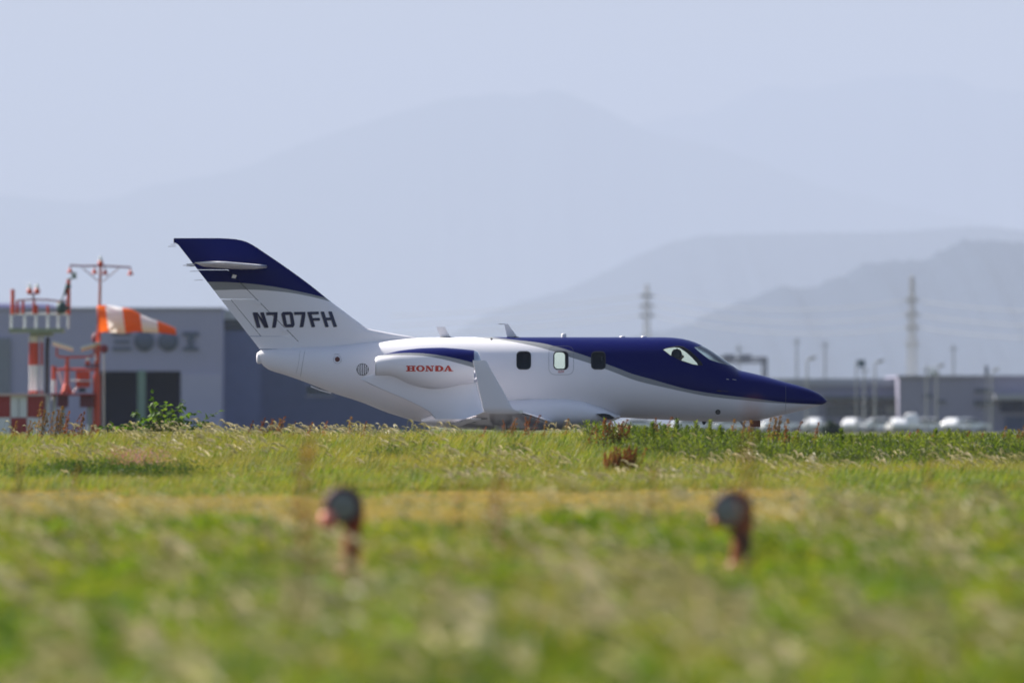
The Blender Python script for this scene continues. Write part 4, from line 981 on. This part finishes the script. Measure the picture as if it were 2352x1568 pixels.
for i in range(3): tuft('olive', G_ol, 26, .10, .10, .26, .006)
for i in range(3): tuft('green', G_gr, 16, .10, .12, .32, .013)
for i in range(2): tuft('tan', G_tan, 24, .10, .08, .2, .006)
for i in range(3):
    mb = MB()
    for k in range(4): plume(mb, q.uniform(-.14, .14), q.uniform(-.14, .14), q.uniform(.18, .34), q.uniform(.1, 1.2), q.uniform(.06, .16))
    proto('plume', mb, [G_pl, G_ol])
for i in range(3):
    mb = MB()
    for k in range(5):
        bxx, byy = q.uniform(-.12, .12), q.uniform(-.12, .12); hh = q.uniform(.2, .38)
        mb.tube([(bxx, byy, -.02), (bxx+.03, byy, hh)], [.004, .002], 4, 1)
        for z_ in np.arange(.04, hh, .022):
            a = q.uniform(0, 6.28); leaf(mb, (bxx+.03*z_/hh, byy, z_), (math.cos(a), math.sin(a), .5+.6*z_/hh), q.uniform(.045, .085), .02)
    proto('weed', mb, [G_wd, STM])
for i in range(2):
    mb = MB()
    for k in range(26): a = q.uniform(0, 6.28); leaf(mb, (q.uniform(-.12, .12), q.uniform(-.12, .12), q.uniform(.02, .24)), (math.cos(a), math.sin(a), q.uniform(-.1, .8)), q.uniform(.06, .11), .045)
    proto('clover', mb, [G_gr])
for i in range(2):
    mb = MB()
    for k in range(60): a = q.uniform(0, 6.28); leaf(mb, (q.gauss(0, .12), q.gauss(0, .12), q.uniform(.0, .3)), (math.cos(a), math.sin(a), q.uniform(-.2, .9)), q.uniform(.04, .08), .03)
    proto('darkbush', mb, [G_dk])
mb = MB()
for k in range(40): leaf(mb, (q.gauss(0, .14), q.gauss(0, .1), q.uniform(.1, .34)), (q.gauss(0,1), q.gauss(0,1), .6), .022, .016, 0)
proto('pink', mb, [G_pk])
pcol = bpy.data.collections.new('plant_patterns')
for o in protos: pcol.objects.link(o)

def scatter(name, label, P):
    """P: list of (x, d, kind, scale, dz); one growing mass of plants"""
    P = [p for p in P]
    me = bpy.data.meshes.new(name); me.from_pydata([(x, d, gz(x, d)+dz-.01) for x, d, k, s_, dz in P], [], [])
    for nm, ty, ch, vals in (('which', 'INT', 'value', [q.choice(PID[p[2]]) for p in P]), ('size', 'FLOAT', 'value', [p[3] for p in P]),
                             ('turn', 'FLOAT_VECTOR', 'vector', [c for p in P for c in (q.gauss(0, .10), q.gauss(.06, .10), q.gauss(0, .5) if p[2] != 'weed' else q.uniform(0, 6.28))])):
        me.attributes.new(nm, ty, 'POINT').data.foreach_set(ch, vals)
    o = put(name, me, kind='stuff', label=label)
    ng = bpy.data.node_groups.new(name+'_scatter', 'GeometryNodeTree')
    ng.interface.new_socket('Geometry', in_out='INPUT', socket_type='NodeSocketGeometry'); ng.interface.new_socket('Geometry', in_out='OUTPUT', socket_type='NodeSocketGeometry')
    gi, go = ng.nodes.new('NodeGroupInput'), ng.nodes.new('NodeGroupOutput')
    ip = ng.nodes.new('GeometryNodeInstanceOnPoints'); ci = ng.nodes.new('GeometryNodeCollectionInfo')
    ci.inputs['Collection'].default_value = pcol; ci.inputs['Separate Children'].default_value = True; ci.inputs['Reset Children'].default_value = True
    ip.inputs['Pick Instance'].default_value = True
    for nm, ty, sk in (('which', 'INT', 'Instance Index'), ('turn', 'FLOAT_VECTOR', 'Rotation'), ('size', 'FLOAT', 'Scale')):
        na = ng.nodes.new('GeometryNodeInputNamedAttribute'); na.data_type = ty; na.inputs['Name'].default_value = nm
        out = [s for s in na.outputs if s.enabled and s.name == 'Attribute'][0]
        if nm == 'turn':
            er = ng.nodes.new('FunctionNodeEulerToRotation'); ng.links.new(out, er.inputs[0]); out = er.outputs[0]
        ng.links.new(out, ip.inputs[sk])
    ng.links.new(gi.outputs[0], ip.inputs['Points']); ng.links.new(ci.outputs[0], ip.inputs['Instance']); ng.links.new(ip.outputs[0], go.inputs[0])
    o.modifiers.new('scatter', 'NODES').node_group = ng
    return o
_ph = [(npr.uniform(-1, 1, 2), npr.uniform(0, 6.28)) for _ in range(24)]
def noise(x, y, f, s=0):
    v = 0
    for i in range(6):
        (a, b), p = _ph[(i+s*5) % 24]; v += math.sin((a*x+b*y)*f*(1+i*.35)+p+i)
    return v/3.2
def halfw(d): return 1176*d/F*1.12+.5
near, bank, dry = [], [], []
# near meadow, strongly out of focus
for i in range(44000):
    u = q.random(); d = 38+u**.62*(96-38); x = q.uniform(-1, 1)*halfw(d)
    n1, n2, n3 = noise(x, d*.55, 2.2), noise(x, d*.6, 1.5, 1), noise(x, d*.4, 5.5, 2)
    r = q.random(); pxx = 1176+x*F/d
    if n3 < -.35 and r < .8: continue
    if 52 < d < 86 and (abs(pxx-795) < 62 or abs(pxx-1690) < 62) and (q.random() < .85 or n2 > 0): continue
    k = 'clover' if n1 > .25 and r < .5 else 'plume' if n2*n3 > .25 and r < .09 else 'darkbush' if n3 < -.1 and r < .12 else 'olive' if r < .10 else 'tan' if (r < .55 and d > 80) else 'tan' if r < .13 else 'plume' if r > .992 else 'green'
    near.append((x, d, k, q.uniform(.7, 1.15)*(1.0 if d < 62 else .62)*(1.45 if k == 'plume' else 1)*(1+.38*n3), 0))
# dry strip
for i in range(16000):
    d = q.uniform(84, 152); x = q.uniform(-1, 1)*halfw(d); px = 1176+x*F/d
    n1 = noise(x, d*.2, .8, 2)
    g_ = (px > 1850)*.5+(n1 > .55)*.4
    r = q.random(); k = 'green' if r < g_ else 'olive' if r > .9 else 'plume' if r > .885 else 'tan'
    if d > 150 and px < 420: continue
    dry.append((x, d, k, q.uniform(.5, .85)*(.72 if d > 112 else 1), 0))
# bank in focus
for i in range(62000):
    d = q.uniform(150, 206); x = q.uniform(-1, 1)*halfw(d); px = 1176+x*F/d
    if px < 430+40*noise(x, d, 1.1) and d < 157 and q.random() < .5: continue
    if px < 430 and 157 < d < 165.5 and q.random() < .7: continue
    n1, n2 = noise(x, d*.35, 1.3, 3), noise(x, d*.3, .9, 1); r = q.random()
    wt = max(0, min(1, (px-1330)/260)) * (1 if d > 181 else .25 if d > 177 else 0)
    foot = d < 172 and px < 1000
    if r < wt*.45*(1+.7*n1): k = 'weed'
    elif foot and n1 > -.1 and r < .4: k = 'green'
    elif r < wt*.45*(1+.7*n1)+.10+(n2 > .35)*.16+(px > 1900 and d < 172)*.4: k = 'green'
    elif r < max(.13, wt*.45*(1+.7*n1)+.12)+.05*n1: k = 'plume'
    elif r > .90+.05*(n1 < 0): k = 'tan'
    elif r > .85: k = 'tan' if r > .88 else 'olive'
    else: k = 'olive'
    bank.append((x, d, k, (q.uniform(.5, 1.25) if k == 'weed' else q.uniform(.65, 1.2))*(1.0 if d > 172 else .85), 0))
for i in range(150):
    x = W(q.choice((q.uniform(20, 480), q.uniform(120, 420))), 0, 168).x; d = q.uniform(165.8, 169.5); bank.append((x, d, 'darkbush', q.uniform(.5, 1.0), 0))
for i in range(40): bank.append((W(q.gauss(310, 45), 0, 170).x, q.uniform(169.5, 173), 'pink', q.uniform(.8, 1.1), .05))
for px, py, n in ((860,1080,10),(935,1090,14),(1190,1105,12),(1850,1030,30),(2050,1035,30),(1950,1050,20),(1750,1040,20)):
    for i in range(n):
        d = 178 if py > 1060 else 184; bank.append((W(px+q.gauss(0, 22), 0, d).x, d+q.uniform(-1.5, 1.5), 'weed' if q.random() < .5 else 'darkbush', q.uniform(.5, .9), 0))
scatter('meadow_grass', 'blurred fresh green meadow with pale seed plumes', near)
scatter('dry_grass', 'blurred strip of dry tan grass beyond the edge lights', dry)
scatter('bank_grass', 'olive grass and weeds with pale plumes on the low bank', bank)

# single dock plants with rusty seed spikes
def dock(h, spikes, m, seed, spread=.12, dens=150):
    q2 = random.Random(seed); out = []
    for s_ in range(spikes):
        st_, sd = MB(), MB()
        a = q2.uniform(0, 6.28); tx, ty = math.cos(a)*spread*q2.random()+.10*h, math.sin(a)*spread*q2.random(); hh = h*(q2.uniform(.72, 1) if s_ else 1)
        f = lambda u: Vector((tx*u**1.4, ty*u, hh*u))
        st_.tube([f(0)-Vector((0,0,.05)), f(.5), f(1)], [.005, .004, .002], 4)
        for k in range(int(dens*hh/.5)):
            u = q2.uniform(.38 if dens < 140 else .08, 1); w_ = .024*(1.15-u)*1.9; p = f(u)+Vector((q2.gauss(0, w_), q2.gauss(0, w_), q2.gauss(0, .01)))
            dx = Vector((q2.gauss(0,1), q2.gauss(0,1), q2.gauss(.4,1))).normalized(); e_ = dx.cross(Vector((.3,.5,.8))).normalized(); z_ = q2.uniform(.010, .021)
            sd.add([p+dx*z_, p+e_*z_*.6, p-dx*z_, p-e_*z_*.6], [(0,1,2,3)])
        out.append((st_.mesh('stalk', STM), sd.mesh('seed_head', m)))
    return out
DK = [dock(.52, 1, G_ru, 1, .12, 75), dock(.6, 2, G_ru, 2, .14, 65), dock(.5, 3, G_br, 3, .14, 60), dock(.62, 1, G_br, 4, .12, 75), dock(.55, 4, G_ru, 5, .2), dock(.6, 1, G_ru, 6, .1, 36), dock(.6, 2, G_ru, 7, .12, 30)]
def place_dock(px, py_top, d, v, label, group, h=None):
    x = W(px, 0, d).x; g0 = gz(x, d); top = W(px, py_top, d).z; full = max(v_.co.z for v_ in DK[v][0][1].vertices)
    s_ = max(.35, (top-g0)/full)
    t = thing('dock_plant', label, 'plant', (x, d, g0-.02), group); t.scale = (min(s_, 1.5)**.5, min(s_, 1.5)**.5, s_); t.rotation_euler.z = q.uniform(-.4, .4)
    for a_, b_ in DK[v]: put('stalk', a_, t); put('seed_head', b_, t)
ORD = ['leftmost','second from the left','third from the left','fourth from the left','fifth from the left','sixth from the left','seventh from the left','eighth from the left','ninth from the left','tenth from the left','eleventh from the left','twelfth from the left','thirteenth from the left','fourteenth from the left','fifteenth from the left','sixteenth from the left','seventeenth from the left','eighteenth from the left']
def row(pts, label, d):
    for i, (px, py, v) in enumerate(sorted(pts)): place_dock(px, py, d, v, ORD[i]+' of the '+label, LD)
LD = 'dock plants with rusty seed heads on the bank'
row(((83,918,3),(92,935,2),(113,940,3),(124,935,2),(135,928,3),(144,938,0),(160,945,1),(174,940,0),(186,955,3),(60,960,2),(30,962,3),(200,962,0)), 'ochre dock stalks before the chequered shelter', 188)
row(((565,962,0),(593,955,0),(607,958,1),(631,952,1),(637,956,2),(662,964,0),(704,965,0),(740,962,0),(800,953,3),(825,964,0)), 'small rusty dock spikes under the aircraft tail', 190)
row(((1163,955,1),(1200,950,0),(1215,948,1),(1298,957,3),(1172,962,2),(1105,975,0),(1248,962,3)), 'rusty dock spikes before the wing root', 189)
row(((1348,976,0),(1376,966,1),(1392,957,4),(1414,958,1),(1431,966,4),(1405,962,1)), 'tall dark rust docks below the air inlet', 184)
row(((1393,1034,4),(1404,1020,2),(1412,1030,4),(1426,1022,4),(1438,1026,4),(1450,1018,4),(1418,1042,4),(1460,1024,1)), 'rust brown docks clumped low on the bank', 171)
row(((1485,955,0),(1515,952,1),(1540,960,0),(1680,958,3),(1700,962,3),(1719,960,3),(1760,955,3),(1772,952,2),(1781,950,3),(1800,958,3),(1812,962,1),(1860,965,0)), 'thin ochre dock spikes near the nose wheel', 187)
row(((2210,985,0),(2250,990,3),(2300,975,3),(2330,980,2),(2345,972,3),(2130,985,0),(2075,988,0),(2100,982,3)), 'thin brown dock spikes below the warehouse', 187)
row(((1076,1090,0),(1090,1092,1)), 'dark curled docks low on the bank', 172)
for i, (px, py, d, v) in enumerate(sorted(((690,975,66,6),(660,1010,74,5),(1695,905,60,5),(1140,1085,82,6),(1035,1090,84,5),(1110,1070,78,5),(25,1040,92,6),(160,1060,110,5),(1480,1060,90,6),(2120,1050,95,5)))):
    place_dock(px, py, d, v, ORD[i]+' of the tall blurred docks close to the viewer', 'blurred dock plants in the near meadow')
# single leafy weeds standing clear of the crest
q = random.Random(21)
wdm = []
for k in range(2):
    mb, ms = MB(), MB(); hh = .55
    ms.tube([(0,0,-.02), (.02,.01,hh)], [.006,.003], 5)
    for z_ in np.arange(.06, hh, .0062): a = z_*383; leaf(mb, (.02*z_/hh, 0, z_), (math.cos(a), math.sin(a), .35+.7*z_/hh), .155-.085*z_/hh, .046-.014*z_/hh)
    wdm.append((ms.mesh('stem', STM), mb.mesh('leaves', G_wd)))
def weed(px, py, d, k, label, group='leafy weeds standing on the crest'):
    x = W(px, 0, d).x; g0 = gz(x, d); t = thing('leafy_weed', label, 'plant', (x, d, g0), group); s_ = (W(px, py, d).z-g0)/.6; t.scale = (s_**.6, s_**.6, s_); t.rotation_euler.z = q.uniform(0, 6)
    put('stem', wdm[k][0], t); put('leaves', wdm[k][1], t)
weed(1554, 957, 186, 0, 'bright upright weed before the white car under the belly', None); weed(1633, 960, 186, 1, 'upright weed below the round port of the nose', None); weed(1935, 980, 186, 0, 'dark upright weed beside the blurred bush', None)
for i, (px, py) in enumerate(sorted(((1455,976),(1480,980),(1500,972),(1525,978),(1577,974),(1600,970),(1655,972),(1612,982),(1740,985),(1830,990),(1955,990),(2000,990),(2040,992),(2150,985),(2180,982),(2230,988),(2280,990),(2320,985)))):
    weed(px, py+q.uniform(-9, 3), q.uniform(184, 188), q.randrange(2), ORD[i]+' of the green weeds right of the air inlet')
# broad leaved shrub on the crest at the left, every leaf of its own
q = random.Random(5)
lfm = []
for k in range(3):
    mb = MB(); leaf(mb, (0,0,0), (1,0,.15), .085, .062); lfm.append(mb.mesh('leaf', leafmat('shrub_leaf', (.05,.11,.02), (.08,.15,.03), (.12,.19,.05), .5, .6) if not lfm else lfm[0].materials[0]))
shr = thing('shrub', 'broad leaved green shrub with arching shoots on the crest at the left', 'shrub', (W(385, 0, 189).x, 189, 0))
def sh(px, py, dy=0): v = W(px, py, 189+dy); return Vector((v.x-shr.location.x, dy, v.z))
SHO = [[(372,990),(360,960),(352,935),(353,910)], [(372,988),(385,962),(402,945),(427,923)], [(375,988),(395,970),(425,955),(453,947)], [(380,988),(430,975),(465,968),(499,946)], [(368,988),(340,978),(315,975),(290,980)], [(365,990),(330,968),(318,955),(310,945)],
       [(372,990),(365,965),(375,945),(382,930)], [(375,990),(405,972),(415,962),(440,970)], [(370,990),(400,985),(440,985),(470,978)], [(368,990),(300,985),(260,978),(235,980)], [(372,990),(345,970),(352,950),(345,930)], [(372,990),(390,975),(395,958),(400,945)]]
for j, pts in enumerate(SHO):
    dy = q.uniform(-.5, .5); P = [sh(x, y, dy*i/3) for i, (x, y) in enumerate(pts)]
    MB().tube(P, [.008,.006,.005,.003], 5).build('branch', STM, shr)
    f = lambda u: P[min(int(u*3), 2)].lerp(P[min(int(u*3), 2)+1], u*3-min(int(u*3), 2))
    for k in range(20):
        u = .22+.78*k/19; o = put('leaf', q.choice(lfm), shr, f(u)+Vector((q.gauss(0,.012), q.gauss(0,.03), q.gauss(0,.014))))
        o.rotation_euler = (q.gauss(0,.5), q.gauss(.2,.5), q.uniform(0, 6.28)); o.scale = (q.uniform(.95, 1.5),)*3
